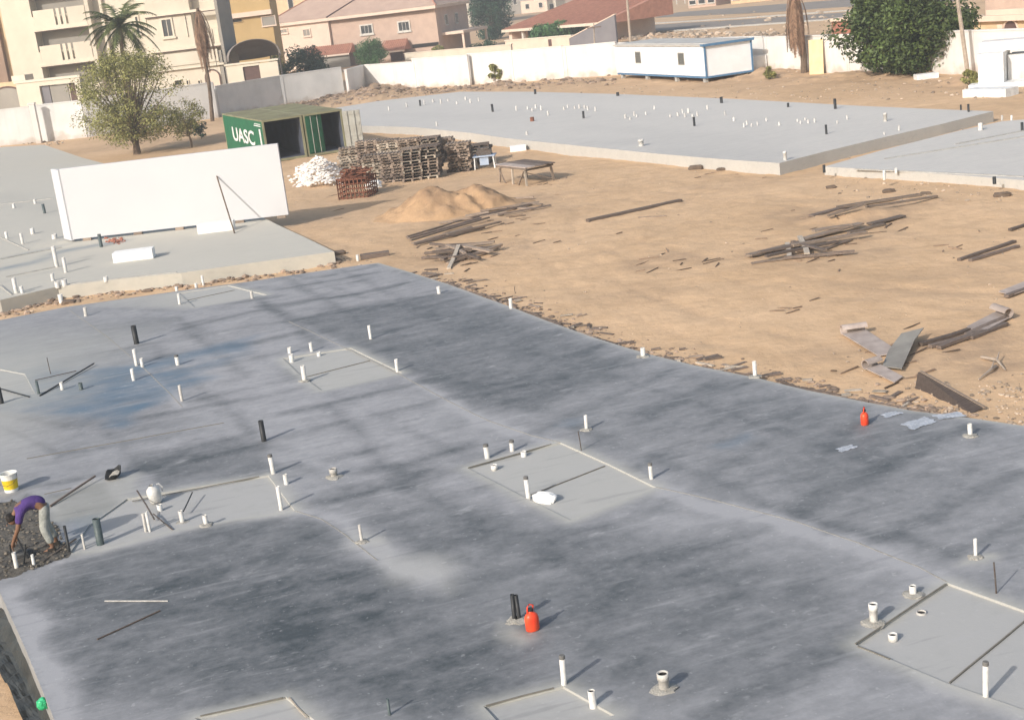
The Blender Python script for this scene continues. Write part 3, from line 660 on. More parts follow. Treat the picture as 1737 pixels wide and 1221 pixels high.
def put_pipe(px, py, npx, wpx, label, z=ZN, **k):
    p = P(px, py, z); s_ = scale_at(p); return pipe(p, hpx(px, py, z, npx), max(.012, wpx / s_ / 2), label, **k)
NP = [
 (957, 1160, 45, 10, 'tall white pipe with dark cap at the corner of the light panel bottom centre', dict(cap=True)),
 (1006, 1195, 24, 13, 'short white pipe nearest the bottom edge right of the tall capped pipe', dict()),
 (1127, 1169, 28, 18, 'wide stubby beige pipe with mortar around it bottom centre', dict(m='pvc_beige', collar=True, socket=True)),
 (1672, 1180, 54, 10, 'tall white pipe with dark cap inside the bottom right panel', dict(cap=True)),
 (1482, 1056, 32, 14, 'white socketed pipe at the edge of the right panel', dict(socket=True, collar=True)),
 (1549, 1009, 16, 12, 'short white pipe on the upper edge of the right panel', dict(collar=True)),
 (1515, 1088, 13, 14, 'low white stub with grey rim inside the right panel', dict(z=ZN - .05, socket=True)),
 (1563, 1042, 5, 17, 'very low pipe rim almost flush inside the right panel', dict(z=ZN - .05, m='pvc_beige')),
 (1655, 945, 31, 6, 'thin white pipe in a mortar patch above the right panel', dict(collar=True)),
 (1646, 739, 20, 8, 'white pipe near the sand edge at the right', dict(collar=True)),
 (1281, 639, 26, 7, 'white pipe standing at the slab edge beside the sand, right of centre', dict(collar=True)),
 (1091, 605, 15, 8, 'squat white pipe at the slab edge below the sand centre', dict(collar=True)),
 (867, 523, 17, 6, 'slender white pipe at the slab edge by the first stakes', dict()),
 (745, 498, 12, 6, 'short white pipe on the dark band near the far slab corner', dict()),
 (607, 441, 9, 5, 'tiny white pipe beside the far corner of the dark slab', dict(z=.03)),
 (629, 575, 23, 5, 'slim white pipe alone on the dark blue patch', dict()),
 (674, 629, 20, 6, 'white pipe at the right corner of the far light panel', dict()),
 (517, 646, 26, 8, 'white pipe at the left corner of the far light panel', dict(collar=True)),
 (495, 612, 11, 8, 'front short pipe of the pair left of the far light panel', dict()),
 (492, 599, 10, 7, 'rear short pipe of the pair left of the far light panel', dict()),
 (529, 596, 15, 6, 'white pipe at the back edge of the far light panel', dict()),
 (541, 602, 5, 7, 'lowest stub at the back edge of the far light panel', dict()),
 (995, 729, 25, 6, 'slim white pipe in a mortar patch above the middle panel', dict(collar=True)),
 (1105, 812, 25, 7, 'white capped pipe at the right corner of the middle panel', dict(cap=True)),
 (827, 777, 22, 9, 'white pipe at the left end of the middle panel rear edge', dict(cap=True)),
 (869, 765, 17, 8, 'white pipe at the rear edge of the middle panel', dict(cap=True)),
 (889, 775, 10, 10, 'short white stub in the rear of the middle panel', dict(z=ZN - .045)),
 (839, 798, 10, 10, 'short stub with dark rim in the left of the middle panel', dict(z=ZN - .045, socket=True)),
 (897, 848, 38, 8, 'tallest white pipe of the middle panel beside the white bag', dict(z=ZN - .045, cap=True)),
 (464, 803, 31, 8, 'white capped pipe at the tip of the left light panel', dict(cap=True)),
 (486, 821, 17, 8, 'short white pipe right of the left light panel tip', dict()),
 (477, 862, 38, 7, 'tall white pipe at the lower corner of the left light panel', dict()),
 (567, 809, 15, 12, 'stubby beige pipe alone right of the left light panel', dict(m='pvc_beige', collar=True, socket=True)),
 (614, 919, 29, 5, 'thin pale pipe by the lighter trowelled patch', dict(m='pvc_beige', collar=True)),
 (448, 748, 35, 9, 'black pipe standing alone left of centre', dict(m='black')),
 (232, 583, 31, 9, 'black pipe standing in the back left of the slab', dict(m='black')),
 (232, 620, 28, 6, 'white pipe right in front of the back left black pipe', dict()),
 (242, 622, 15, 6, 'short white pipe just right of the back left black pipe', dict()),
 (227, 645, 20, 6, 'slim white pipe on the blue stain', dict()),
 (302, 619, 16, 7, 'white pipe with dark cap at the right end of the blue stain', dict(cap=True)),
 (309, 680, 27, 5, 'thin grey pipe at the edge of the blue stain', dict(m='pvc_beige')),
 (661, 1212, 27, 5, 'thin grey pipe cut by the bottom edge of the photo', dict(m='teal_pipe')),
 (66, 668, 22, 5, 'dark teal pipe among the conduits on the blue stain', dict(m='teal_pipe')),
 (106, 661, 13, 6, 'short white pipe among the conduits on the blue stain', dict()),
 (138, 661, 12, 7, 'grey stub right of the conduits on the blue stain', dict(m='teal_pipe')),
 (3, 684, 27, 8, 'black pipe at the left edge of the photo', dict(m='black')),
 (248, 903, 33, 5, 'left pipe of the close pair on the left light panel', dict(m='pvc_beige', z=ZN - .05)),
 (255, 903, 36, 5, 'right pipe of the close pair on the left light panel', dict(z=ZN - .05)),
 (310, 887, 22, 8, 'white pipe with a mortar lump at the front of the left light panel', dict(z=ZN - .05, collar=True)),
 (350, 890, 17, 8, 'white pipe at the front edge of the left light panel', dict(collar=True)),
 (272, 868, 13, 9, 'short white pipe just below the white jug', dict(z=ZN - .05)),
 (144, 931, 26, 4, 'thin grey pipe between the worker and the teal pipe', dict(m='pvc_beige', z=ZN - .03)),
 (171, 925, 46, 13, 'thick dark teal pipe right of the bending worker', dict(m='teal_pipe', z=ZN - .05)),
 (118, 937, 46, 5, 'dark thin pipe right beside the bending worker', dict(m='black', z=ZN - .02)),
 (29, 966, 30, 7, 'white pipe left of the worker in the rubble', dict(z=ZN)),
 (58, 960, 20, 5, 'thin white pipe in the rubble by the worker feet', dict(z=ZN)),
 (428, 506, 13, 5, 'small pale pipe at the right end of the rear left panel', dict(m='pvc_beige')),
 (305, 516, 18, 5, 'pale pipe at the left corner of the rear left panel', dict()),
 (300, 493, 7, 5, 'tiny stub behind the rear left panel', dict()),
 (146, 536, 15, 6, 'pale pipe near the back left edge of the dark slab', dict(m='pvc_beige')),
 (345, 482, 15, 4, 'thin white pipe on the earth strip between the two slabs', dict(z=.05)),
 (333, 487, 7, 5, 'short white pipe on the earth strip between the two slabs', dict(z=.05)),
 (104, 512, 13, 8, 'white stub on the earth strip below the pale slab', dict(z=.05))]
for x, y, n_, w_, lab, k in NP: put_pipe(x, y, n_, w_, lab, **k)
# double black pipe
p = P(877, 1052, ZN); d_ = thing('standpipe', 'pair of taped black pipes beside the red jug, foreground', 'pipe', p)
h_ = hpx(877, 1052, ZN, 44)
for dx, hh, tl_ in ((-.035, h_, .03), (.035, h_ * .96, -.02)):
    o = link('pipe', pipe_mesh(.03, hh, seg=12).mesh('pipe', [M['black'], M['dark']], True), d_, (dx, 0, 0)); o.rotation_euler = (0, tl_, 0)
mb = MB(); mb.lathe([(.16, -.002), (.12, .03), (.05, .045)], 14)
for i, v in enumerate(mb.v): mb.v[i] = (v[0] * random.uniform(.7, 1.3), v[1] * random.uniform(.7, 1.3), v[2])
obj('mortar_collar', mb, M['mortar'], d_)
# rods and conduits
def rod(a, b, r, label, m='steel', name='steel_rod', cat='rod', group=None):
    a, b = Vector(a), Vector(b); mb = MB(); mid = (a + b) / 2
    bend = Vector((random.uniform(-.01, .01), random.uniform(-.01, .01), 0))
    mb.tube([(a - mid), bend, (b - mid)], r, 6); o = obj(name, mb, M[m], None, mid); return tag(o, label, cat, group)
def up_from(px, py, z, npx, dx=0, dy=0):
    p = P(px, py, z); return p, p + Vector((dx, dy, hpx(px, py, z, npx)))
for px, py, n_, dx, dy, lab in [(1690, 1006, 52, -.02, .0, 'thin upright steel rod at the rear corner of the right panel'), (986, 764, 33, -.02, 0, 'thin upright steel rod at the rear corner of the middle panel'), (86, 634, 28, -.01, 0, 'thin upright dark rod behind the blue stain'), (874, 498, 12, 0, 0, 'thin stake by the first slab edge pipe')]:
    a, b = up_from(px, py, ZN, n_, dx, dy); rod(a, b, .011, lab)
def ground_rod(a, b, z, za, zb, r, lab, m='steel', **k): rod(P(*a, z) + Vector((0, 0, za)), P(*b, z) + Vector((0, 0, zb)), r, lab, m, **k)
ground_rod((85, 860), (163, 815), ZN, .02, .10, .022, 'long dark pole lying by the worker up to the black bowl', 'wood_dark', name='tool_pole', cat='pole')
ground_rod((68, 672), (160, 620), ZN, .02, .06, .02, 'dark pole lying diagonally over the conduits on the blue stain', 'black', name='conduit', cat='conduit')
ground_rod((0, 660), (50, 674), ZN, .02, .02, .018, 'dark conduit running in from the left edge of the photo', 'black', name='conduit', cat='conduit')
ground_rod((60, 648), (130, 632), ZN, .05, .05, .012, 'thin conduit behind the blue stain pipes', 'steel', name='conduit', cat='conduit')
ground_rod((236, 850), (262, 882), ZN, .22, .02, .016, 'bent conduit leaning left of the white jug', 'steel', name='conduit', cat='conduit')
ground_rod((312, 872), (328, 845), ZN, .06, .12, .014, 'dark conduit leaning up right of the white jug', 'black', name='conduit', cat='conduit')
ground_rod((262, 880), (300, 905), ZN - .05, .1, .02, .014, 'conduit slanting down below the white jug', 'steel', name='conduit', cat='conduit')
ground_rod((178, 1020), (285, 1020), ZN, .012, .012, .010, 'straight pale rod on the dark corner area', 'pvc_beige', name='tool_pole', cat='pole')
ground_rod((165, 1085), (272, 1036), ZN, .012, .012, .012, 'dark rod lying slanted on the dark corner area', 'wood_dark', name='tool_pole', cat='pole')
for pts in ([(490, 545), (585, 590), (680, 636), (760, 680), (830, 714), (900, 738), (950, 750)], [(1112, 826), (1200, 845), (1350, 884), (1460, 922), (1560, 962), (1606, 986)], [(118, 526), (180, 570), (245, 625), (310, 690)], [(500, 866), (545, 880), (590, 910), (640, 950)]):
    for a, b in zip(pts[:-1], pts[1:]): strip(near, a, b, ZN + .001, M['mortar'], .022, .008, 'pour_joint')
# left slab pipes
LP = [(97, 453, 36, 7, 'tall white pipe of the cluster on the pale left slab'), (112, 462, 26, 6, 'right white pipe of the cluster on the pale left slab'), (90, 476, 12, 6, 'left stub of the cluster on the pale left slab'), (98, 486, 9, 9, 'front left stub of the cluster at the slab edge'), (110, 484, 10, 9, 'front right stub of the cluster at the slab edge'),
      (28, 497, 26, 7, 'white pipe at the front left edge of the pale slab'), (38, 497, 12, 6, 'short stub beside the front left edge pipe'), (12, 405, 12, 5, 'leftmost small pipe on the pale slab'), (39, 414, 19, 5, 'slim pipe behind the blue tinted strip of the pale slab'), (56, 397, 10, 7, 'short pipe midway on the left part of the pale slab'), (93, 405, 8, 9, 'stubby pipe left of the white panel wall'), (24, 353, 8, 5, 'small pipe far left on the pale slab'), (60, 346, 8, 5, 'small pipe by the step on the pale slab'), (180, 476, 7, 8, 'low white stub near the pale slab front edge')]
for x, y, n_, w_, lab in LP: put_pipe(x, y, n_, w_, lab, z=ZL, group='pipes on the pale left slab')
put_pipe(172, 419, 22, 6, 'dark pipe in front of the white panel wall', z=ZL, m='teal_pipe')
put_pipe(76, 362, 16, 5, 'dark pipe left of the white panel wall', z=ZL, m='teal_pipe')
# far slab pipes
whites = [(876, 188), (895, 186), (903, 189), (909, 184), (918, 187), (957, 186), (963, 183), (975, 185), (983, 184), (992, 184), (997, 187), (1061, 201), (1069, 203), (1076, 197), (1080, 199), (1096, 195), (1137, 199), (1150, 197), (1158, 193), (1162, 199), (1168, 192), (1175, 198), (1183, 197), (1262, 216), (1267, 212), (1275, 215), (1285, 213), (1300, 206), (1353, 207), (1358, 210), (1366, 204), (1371, 209), (1382, 208), (1322, 213), (713, 176), (720, 178), (735, 174), (748, 176), (760, 172), (775, 177), (790, 170), (798, 175), (812, 172), (660, 188), (690, 182), (741, 214), (1500, 229), (1525, 221), (894, 229), (1230, 196), (1245, 205), (930, 196), (1010, 189), (1110, 186), (1200, 186), (1437, 203), (1420, 210)]
seen = {}
for x, y in sorted(whites):
    cl_ = 'left rear of the long far slab' if x < 830 else 'cluster opposite the red roofed house' if x < 1030 else 'cluster before the cabin window' if x < 1120 else 'cluster before the cabin corner' if x < 1235 else 'cluster right of the cabin' if x < 1320 else 'cluster before the yellow board' if x < 1390 else 'right end of the long far slab'
    seen[cl_] = seen.get(cl_, 0) + 1
    put_pipe(x, y, random.uniform(4, 8), random.uniform(2.4, 4), ORD[seen[cl_]] + ' white stub from the left, ' + cl_, z=ZF, m='pvc_far', group='white pipe stubs on the long far slab', far=True)
for x, y, n_, w_, lab in [(836, 190, 13, 4, 'black pipe left of centre on the long far slab'), (990, 201, 12, 4, 'black pipe in front of a stub cluster on the long far slab'), (1178, 214, 15, 4, 'leaning black pipe in the middle of the long far slab'), (1402, 228, 16, 4, 'black pipe near the right end of the long far slab'), (1417, 185, 17, 5, 'tallest black pipe at the rear edge of the long far slab'), (1337, 182, 7, 4, 'small black stub at the rear edge of the long far slab'), (908, 160, 8, 4, 'black stub at the rear left of the long far slab'), (1224, 175, 10, 5, 'black pipe at the rear edge opposite the cabin'), (1643, 190, 13, 4, 'taller black pipe behind the slab step'), (1630, 187, 9, 3, 'shorter black pipe behind the slab step'), (1048, 163, 6, 5, 'black stub at the rear edge left of the cabin'), (713, 180, 10, 3, 'black pipe at the far left of the long slab')]:
    put_pipe(x, y, n_, w_, lab, z=ZF, m='black', far=True, group='black pipes on the long far slab')
put_pipe(1088, 248, 11, 9, 'white bucket shaped stub near the front edge of the long far slab', z=ZF, socket=True)
put_pipe(903, 206, 7, 7, 'small brown stub on the left of the long far slab', z=ZF, m='rust')
put_pipe(1332, 272, 15, 6, 'white pipe at the front right corner of the long far slab', z=ZF, socket=True)
put_pipe(1502, 206, 14, 6, 'pale pipe with yellowish top near the right end of the long slab', z=ZF, m='pvc_beige', socket=True)
for x, y, n_, w_, lab, m_ in [(1500, 303, 14, 5, 'white pipe at the front of the right lower slab', 'pvc'), (1663, 221, 12, 8, 'white pipe at the rear of the right lower slab', 'pvc'), (1687, 310, 10, 6, 'black stub at the front edge of the right lower slab', 'black'), (1734, 222, 14, 5, 'black pipe at the right edge of the photo', 'black'), (1398, 291, 11, 5, 'black stub at the front corner of the right lower slab', 'black'), (1520, 292, 7, 5, 'tiny white stub at the front of the right lower slab', 'pvc'), (1700, 203, 7, 4, 'small pinkish stub at the rear of the right lower slab', 'pvc_beige'), (1716, 203, 7, 4, 'small pale stub at the far right rear slab edge', 'pvc')]:
    put_pipe(x, y, n_, w_, lab, z=ZR, m=m_, far=True)

# ------------------------------------------------------------------ things on the near slab
def jug(px, py, s_, label, rz):
    p = P(px, py, ZN); t = thing('jug', label, 'jug', p, rz)
    b = MB(); prof = [(.001, 0), (.095, .0), (.11, .02), (.112, .20), (.10, .25), (.06, .29), (.035, .30), (.033, .325)]
    b.lathe([(r * s_, z * s_) for r, z in prof], 18); b2 = obj('body', b, M['red'], t, smooth=True); b2.scale = (1, .8, 1)
    c = MB(); c.lathe([(.04 * s_, .318 * s_), (.04 * s_, .36 * s_), (.001, .362 * s_)], 12); obj('cap', c, M['black'], t)
    h = MB(); h.tube([(0.03 * s_, 0, .30 * s_), (.05 * s_, 0, .40 * s_), (-.01, 0, .43 * s_), (-.05 * s_, 0, .39 * s_), (-.06 * s_, 0, .27 * s_)], .012 * s_, 6); obj('handle', h, M['red'], t, smooth=True)
    return t
jug(904, 1068, .92, 'bright red plastic jug beside the taped black pipes', .4)
jug(1467, 720, .82, 'small red plastic jug near the sand edge at the right', 1.1)
# bucket
p = P(20, 832, ZN); t = thing('bucket', 'white bucket with yellow band at the left edge of the slab', 'bucket', p)
b = MB(); b.lathe([(.001, 0), (.135, 0), (.165, .36), (.18, .365), (.18, .385), (.165, .385), (.155, .37), (.128, .02), (.001, .02)], 22); obj('body', b, M['bucket'], t, smooth=False)
b = MB(); b.lathe([(.1405, .06), (.1585, .26)], 22); obj('printed_band', b, M['yellow_label'], t)
b = MB(); b.tube([(.17, 0, .35), (.19, -.08, .28), (.12, -.2, .20), (0, -.235, .17), (-.12, -.2, .20), (-.19, -.08, .28), (-.17, 0, .35)], .005, 5); obj('handle', b, M['steel'], t)
# black rubber bowl
p = P(197, 810, ZN); t = thing('mortar_pan', 'battered black rubber bowl lying tilted on the slab', 'bowl', p)
b = MB(); b.lathe([(.001, 0), (.10, 0), (.17, .11), (.185, .115), (.175, .125), (.155, .11), (.09, .02), (.001, .02)], 16)
for i, v in enumerate(b.v): b.v[i] = (v[0] * 1.0 + .03 * math.sin(v[1] * 20), v[1], v[2] * (1 + .35 * math.sin(3 * math.atan2(v[1], v[0]))))
o = obj('shell', b, M['black'], t, (0, 0, .03)); o.rotation_euler = (.35, -.3, 0)
b = MB(); b.lathe([(.001, .07), (.05, .075), (.118, .062), (.122, .055)], 12); o = obj('mortar_load', b, M['mortar'], t, (0, 0, .03)); o.rotation_euler = (.35, -.3, 0)
# white jug
p = P(266, 850, ZN); t = thing('jerrycan', 'white plastic water jug standing on the left light panel', 'jug', p, .5)
b = MB(); b.lathe([(.001, 0), (.10, 0), (.125, .03), (.13, .21), (.12, .27), (.07, .32), (.04, .335), (.04, .36)], 18); o = obj('body', b, M['pvc'], t, smooth=True); o.rotation_euler = (.1, -.18, 0)
b = MB(); b.tube([(.05, 0, .33), (.10, 0, .33), (.15, 0, .26), (.14, 0, .17)], .016, 6); obj('handle', b, M['pvc'], t)
# bag
def lumpy(name, c, sx, sy, sz, mat_, label=None, cat=None, seed=0, parent=None, rz=0.0, sq=.55):
    bm = bmesh.new(); bmesh.ops.create_icosphere(bm, subdivisions=3, radius=1)
    for v in bm.verts:
        co = v.co.copy(); n = noise.fractal(co * 1.6 + Vector((seed * 3.1, seed, 0)), 1, 2, 4)
        co = Vector([math.copysign(abs(a) ** sq, a) for a in co]) * (1 + .22 * n)
        v.co = Vector((co.x * sx, co.y * sy, max(co.z, -.8) * sz))
    me_ = bpy.data.meshes.new(name); bm.to_mesh(me_); bm.free(); me_.materials.append(mat_)
    for q_ in me_.polygons: q_.use_smooth = False
    o = link(name, me_, parent, c, rz); return tag(o, label, cat) if label else o
p = P(925, 853, ZN - .045); lumpy('plastic_sack', p + Vector((0, .05, .07)), .21, .115, .10, M['foam'], 'crumpled white sack lying on the middle light panel', 'sack', 2, rz=-.5)
for x, y, wx, rz_, lab in [(1560, 718, .62, .5, 'largest scrap of clear film spread on the slab near the red jug'), (1512, 703, .38, .35, 'small strip of white film right of the small red jug'), (1436, 761, .36, .35, 'crumpled film scrap left below the small red jug'), (1610, 705, .5, .1, 'thin film strip on the slab edge by the sand')]:
    p = P(x, y, ZN); bm = bmesh.new(); bmesh.ops.create_grid(bm, x_segments=14, y_segments=8, size=1)
    for v in bm.verts:
        a = math.atan2(v.co.y, v.co.x); rr = 1 + .35 * noise.noise(Vector((math.cos(a) * 1.7 + x, math.sin(a) * 1.7, 0)))
        v.co = Vector((v.co.x * wx * .5 * rr, v.co.y * wx * .30 * rr,   .006 + .016 * abs(noise.fractal(Vector((v.co.x * 2.4, v.co.y * 6.5, x)), 1, 2, 3))))
    me_ = bpy.data.meshes.new('film_scrap'); bm.to_mesh(me_); bm.free(); me_.materials.append(M['film'])
    tag(link('film_scrap', me_, None, p, rz_), lab, 'plastic film', 'film scraps on the slab')
# black sheeting and green bottle in the trench
bm = bmesh.new(); bmesh.ops.create_grid(bm, x_segments=10, y_segments=60, size=.5)
ta, tb = Vector((*trench[0], 0)), Vector((*trench[3], 0)); tdv = (tb - ta).normalized(); tn = Vector((tdv.y, -tdv.x, 0))
if tn.x > 0: tn = -tn
for v in bm.verts:
    a, b_ = v.co.x + .5, v.co.y + .5
    py_ = 1000 + 420 * b_; xe = np.interp(py_, [1000, 1005, 1102, 1212, 1420], [-2, 0, 44, 89, 160]); xo = np.interp(py_, [1000, 1060, 1125, 1177, 1212, 1420], [-160, -70, -8, 23, 34, 80])
    pe = P(xe, py_, ZN) + Vector((.015, 0, 0)); po = P(xo, py_, -.36) + Vector((.09 * noise.noise(Vector((py_ * .03, 0, 5))), 0, 0)); c_ = pe.lerp(po, a); c_.z = 0
    z_ = -.40 + .09 * noise.fractal(Vector((c_.x * 3, c_.y * 2.2, 0)), 1, 2, 4) + .22 * max(0, .25 - a) / .25
    v.co = Vector((c_.x, c_.y, z_))
me_ = bpy.data.meshes.new('plastic_sheet'); bm.to_mesh(me_); bm.free(); me_.materials.append(M['poly_sheet'])
tag(link('plastic_sheet', me_), 'black plastic sheeting in the trench along the left slab edge', 'sheeting')
p = P(76, 1195, 0); lumpy('plastic_bottle', Vector((p.x - .03, p.y, .02)), .075, .075, .085, M['greenp'], 'crushed green plastic bottle in the trench bottom left', 'bottle', 5, sq=.8)

for (x, y), n_, dx, dy, lab in [((40, 958), 34, .10, .02, 'dark bar leaning right in the mortar left of the worker'), ((50, 950), 38, -.14, .05, 'dark bar leaning left in the mortar left of the worker'), ((20, 948), 26, .03, -.03, 'short dark bar upright at the left edge of the mortar')]:
    a, b = up_from(x, y, ZN, n_, dx, dy); rod(a, b, .016, lab, 'black')
p = P(42, 945, ZN); lumpy('sack', p + Vector((0, 0, .05)), .15, .12, .08, M['black'], 'crumpled black sack among the bars left of the worker', 'sack', 12)
ground_rod((72, 955), (130, 918), ZN, .03, .05, .016, 'shovel handle lying by the worker feet', 'wood', name='tool_pole', cat='pole')
# wet rubble by the worker
mb = MB(); tone = []
poly = W2([(-60, 860), (20, 850), (70, 862), (100, 900), (120, 940), (60, 965), (0, 985), (-60, 990)], ZN)
bx = [q_[0] for q_ in poly]; by = [q_[1] for q_ in poly]
while len(mb.f) < 20 * 900:
    x, y = random.uniform(min(bx), max(bx)), random.uniform(min(by), max(by))
    if inside(np.array([x]), np.array([y]), poly)[0]:
        r = random.choice((.01, .012, .016, .02, .028, .036)); mb.stone((x, y, ZN + .02 + r * .3), r); tone += [random.random()] * 12
o = obj('rubble', mb, M['rubble']); set_attr(o.data, 'tone', tone); tag(o, 'broken wet mortar and stones around the worker', 'rubble', kind='stuff')

bm = bmesh.new(); bmesh.ops.create_grid(bm, x_segments=60, y_segments=60, size=.5)
x0_, x1_, y0_, y1_ = min(bx), max(bx), min(by), max(by); kill = []
for v in bm.verts:
    x, y = x0_ + (v.co.x + .5) * (x1_ - x0_), y0_ + (v.co.y + .5) * (y1_ - y0_); ax_, ay_ = np.array([x + .12 * noise.noise(Vector((x * 3, y * 3, 1)))]), np.array([y + .12 * noise.noise(Vector((x * 3, y * 3, 7)))])
    dd = float(seg_dist(ax_, ay_, poly + [poly[0]])[0]) * (1 if inside(ax_, ay_, poly)[0] else -1)
    v.co = Vector((x, y, ZN + .05 * min(1, dd / .15) * (.55 + .6 * noise.fractal(Vector((x * 5, y * 5, 2)), 1, 2, 4))))
    if dd < -.03: kill.append(v)
bmesh.ops.delete(bm, geom=kill, context='VERTS')
me_ = bpy.data.meshes.new('wet_mortar'); bm.to_mesh(me_); bm.free(); me_.materials.append(M['wet_mortar']); tag(link('wet_mortar', me_), 'dark wet mortar bed spread under the worker', 'mortar', kind='stuff')
# ------------------------------------------------------------------ worker
def skin_mesh(name, pts, edges, mat_, sub=2):
    me_ = bpy.data.meshes.new(name); me_.from_pydata([p[:3] for p in pts], edges, [])
    o = bpy.data.objects.new(name + '_tmp', me_); col.objects.link(o)
    md = o.modifiers.new('s', 'SKIN'); md.use_smooth_shade = True
    for i, v in enumerate(me_.skin_vertices[0].data):
        r = pts[i][3]; v.radius = (r, r); v.use_root = (i == 0)
    o.modifiers.new('d', 'SUBSURF').levels = sub
    dg = bpy.context.evaluated_depsgraph_get(); ev = o.evaluated_get(dg)
    out = bpy.data.meshes.new_from_object(ev); out.name = name; bpy.data.objects.remove(o)
    out.materials.clear(); out.materials.append(mat_)
    for q_ in out.polygons: q_.use_smooth = True
    return out
# local frame: +x is the way the worker faces
pf = P(88, 932, ZN); t = thing('person', 'worker in purple shirt and pale trousers bent forward over the rubble', 'person', pf, R(196))
PB = [(0, 0, .86, .095), (.16, 0, .96, .115), (.32, 0, .93, .13), (.43, 0, .84, .07), (.48, 0, .78, .055),
      (.54, 0, .69, .085), (.58, .0, .61, .075),
      (-.02, .09, .82, .075), (.07, .13, .46, .062), (-.04, .14, .09, .042), (.09, .15, .03, .036), (.15, .155, .025, .028),
      (-.02, -.09, .82, .075), (.04, -.14, .46, .062), (-.10, -.15, .09, .042), (.03, -.16, .03, .036), (.09, -.165, .025, .028),
      (.38, .17, .84, .06), (.46, .22, .58, .043), (.58, .16, .36, .03), (.61, .15, .29, .032),
      (.38, -.17, .84, .06), (.43, -.24, .58, .043), (.54, -.20, .36, .03), (.57, -.20, .29, .032)]
EB = [(0, 1), (1, 2), (2, 3), (3, 4), (4, 5), (5, 6), (0, 7), (7, 8), (8, 9), (9, 10), (10, 11), (0, 12), (12, 13), (13, 14), (14, 15), (15, 16), (2, 17), (17, 18), (18, 19), (19, 20), (2, 21), (21, 22), (22, 23), (23, 24)]
for hand, sgn in ((20, 1), (24, -1)):
    hx, hy, hz = PB[hand][:3]
    for j, (dy, ln) in enumerate(((-.03, .075), (-.01, .085), (.01, .08), (.03, .06))):
        PB.append((hx + .015, hy + dy, hz - .045, .011)); PB.append((hx - .002, hy + dy, hz - .045 - ln, .008)); EB += [(hand, len(PB) - 2), (len(PB) - 2, len(PB) - 1)]
    PB.append((hx - .03, hy - sgn * .03, hz - .06, .011)); EB.append((hand, len(PB) - 1))
link('body', skin_mesh('body', PB, EB, M['skin']), t)
SH = [(-.07, 0, .845, .14), (.16, 0, .97, .145), (.32, 0, .94, .155), (.42, 0, .85, .085), (.38, .17, .85, .08), (.44, .21, .64, .068), (.38, -.17, .85, .08), (.42, -.23, .64, .068)]
link('shirt', skin_mesh('shirt', SH, [(0, 1), (1, 2), (2, 3), (2, 4), (4, 5), (2, 6), (6, 7)], M['purple']), t)
TR = [(-.03, 0, .84, .10), (-.02, .09, .79, .10), (.05, .13, .46, .085), (-.03, .14, .16, .07), (-.02, -.09, .79, .10), (.02, -.14, .46, .085), (-.09, -.15, .16, .07)]
link('trousers', skin_mesh('trousers', TR, [(0, 1), (1, 2), (2, 3), (0, 4), (4, 5), (5, 6)], M['trouser']), t)
lumpy('hair', Vector((.555, 0, .735)), .10, .088, .08, M['hair'], parent=t, sq=.9)
hd = MB(); hd.stone((.635, .03, .64), .014); hd.stone((.635, -.03, .64), .014); obj('eyes', hd, M['hair'], t)
nb = MB(); nb.add([(.64, -.012, .60), (.64, .012, .60), (.665, 0, .605), (.64, 0, .65)], [(0, 1, 2), (1, 3, 2), (3, 0, 2)]); obj('nose', nb, M['skin'], t)
for sy in (.145, -.155):
    s_ = MB(); s_.box(-.08 if sy > 0 else -.14, .17 if sy > 0 else .11, sy - .045, sy + .05, -.005, .05); s_.box(-.07 if sy > 0 else -.13, .06 if sy > 0 else .0, sy - .04, sy + .045, .05, .085); obj('shoe', s_, M['shoe'], t)

# ------------------------------------------------------------------ left slab things
FA, FB = P(125, 411, ZL), P(490, 369, ZL); fc = Facade(FA, FB)
t = thing('panel_wall', 'big white panel wall standing on the pale slab, propped by a pole', 'wall panel', FA, fc.rz)
hw = fc.uz(470, 244)[1] - ZL
b = MB(); b.box(0, fc.L, 0, .22, .12, hw); obj('front_panel', b, M['panel'], t)
b = MB(); fl = P(112, 404, ZL) - FA; fl = Vector((fl.dot(fc.d), -fl.dot(fc.n), 0)); dl = Vector((-.62, .9, 0))
b.beam((-.02, .02, (hw + .05) / 2 ), (dl.x, dl.y, (hw + .05) / 2), .12, hw - .1, (0, 0, 1)); obj('side_panel', b, M['panel'], t)
for u in (.4, 2.6, 4.4, 7.0, fc.L - .5):
    b = MB(); b.box(u, u + .35, .02, .2, 0, .12); obj('bearer', b, M['wood'], t)
pa = P(398, 396, ZL); u_, z_ = fc.uz(368, 299); topp = fc.A + fc.d * u_ + fc.n * .03 + Vector((0, 0, z_))
mb = MB(); mb.tube([pa, topp], .03, 8); tag(obj('prop_pole', mb, M['bark']), 'slanted pole propping the big white panel wall', 'pole')
def block(px0, py, px1, hp, z, dpt, label, mat_, rz=0.0, name='foam_block', cat='block'):
    a, b_ = P(px0, py, z), P(px1, py - .12 * (px1 - px0), z); L_ = (b_ - a).length; h_ = hpx(px0, py, z, hp)
    m_ = MB(); m_.box(-L_ / 2, L_ / 2, 0, dpt, 0, h_); o = obj(name, m_, mat_, None, (a + b_) / 2, math.atan2(b_.y - a.y, b_.x - a.x) + rz)
    md = o.modifiers.new('b', 'BEVEL'); md.width = .015; md.segments = 2
    return tag(o, label, cat)
block(193, 447, 260, 17, ZL, .6, 'white foam block alone on the pale slab', M['foam'], .05)
block(336, 398, 397, 16, ZL, .5, 'white foam block at the foot of the prop pole', M['foam'], .02)
mb = MB(); tone = []
for i in range(60):
    p = P(random.gauss(196, 7), random.gauss(409, 2.5), ZL); r = random.uniform(.02, .09); mb.stone((p.x, p.y, ZL + r * .3), r); tone += [random.random()] * 12
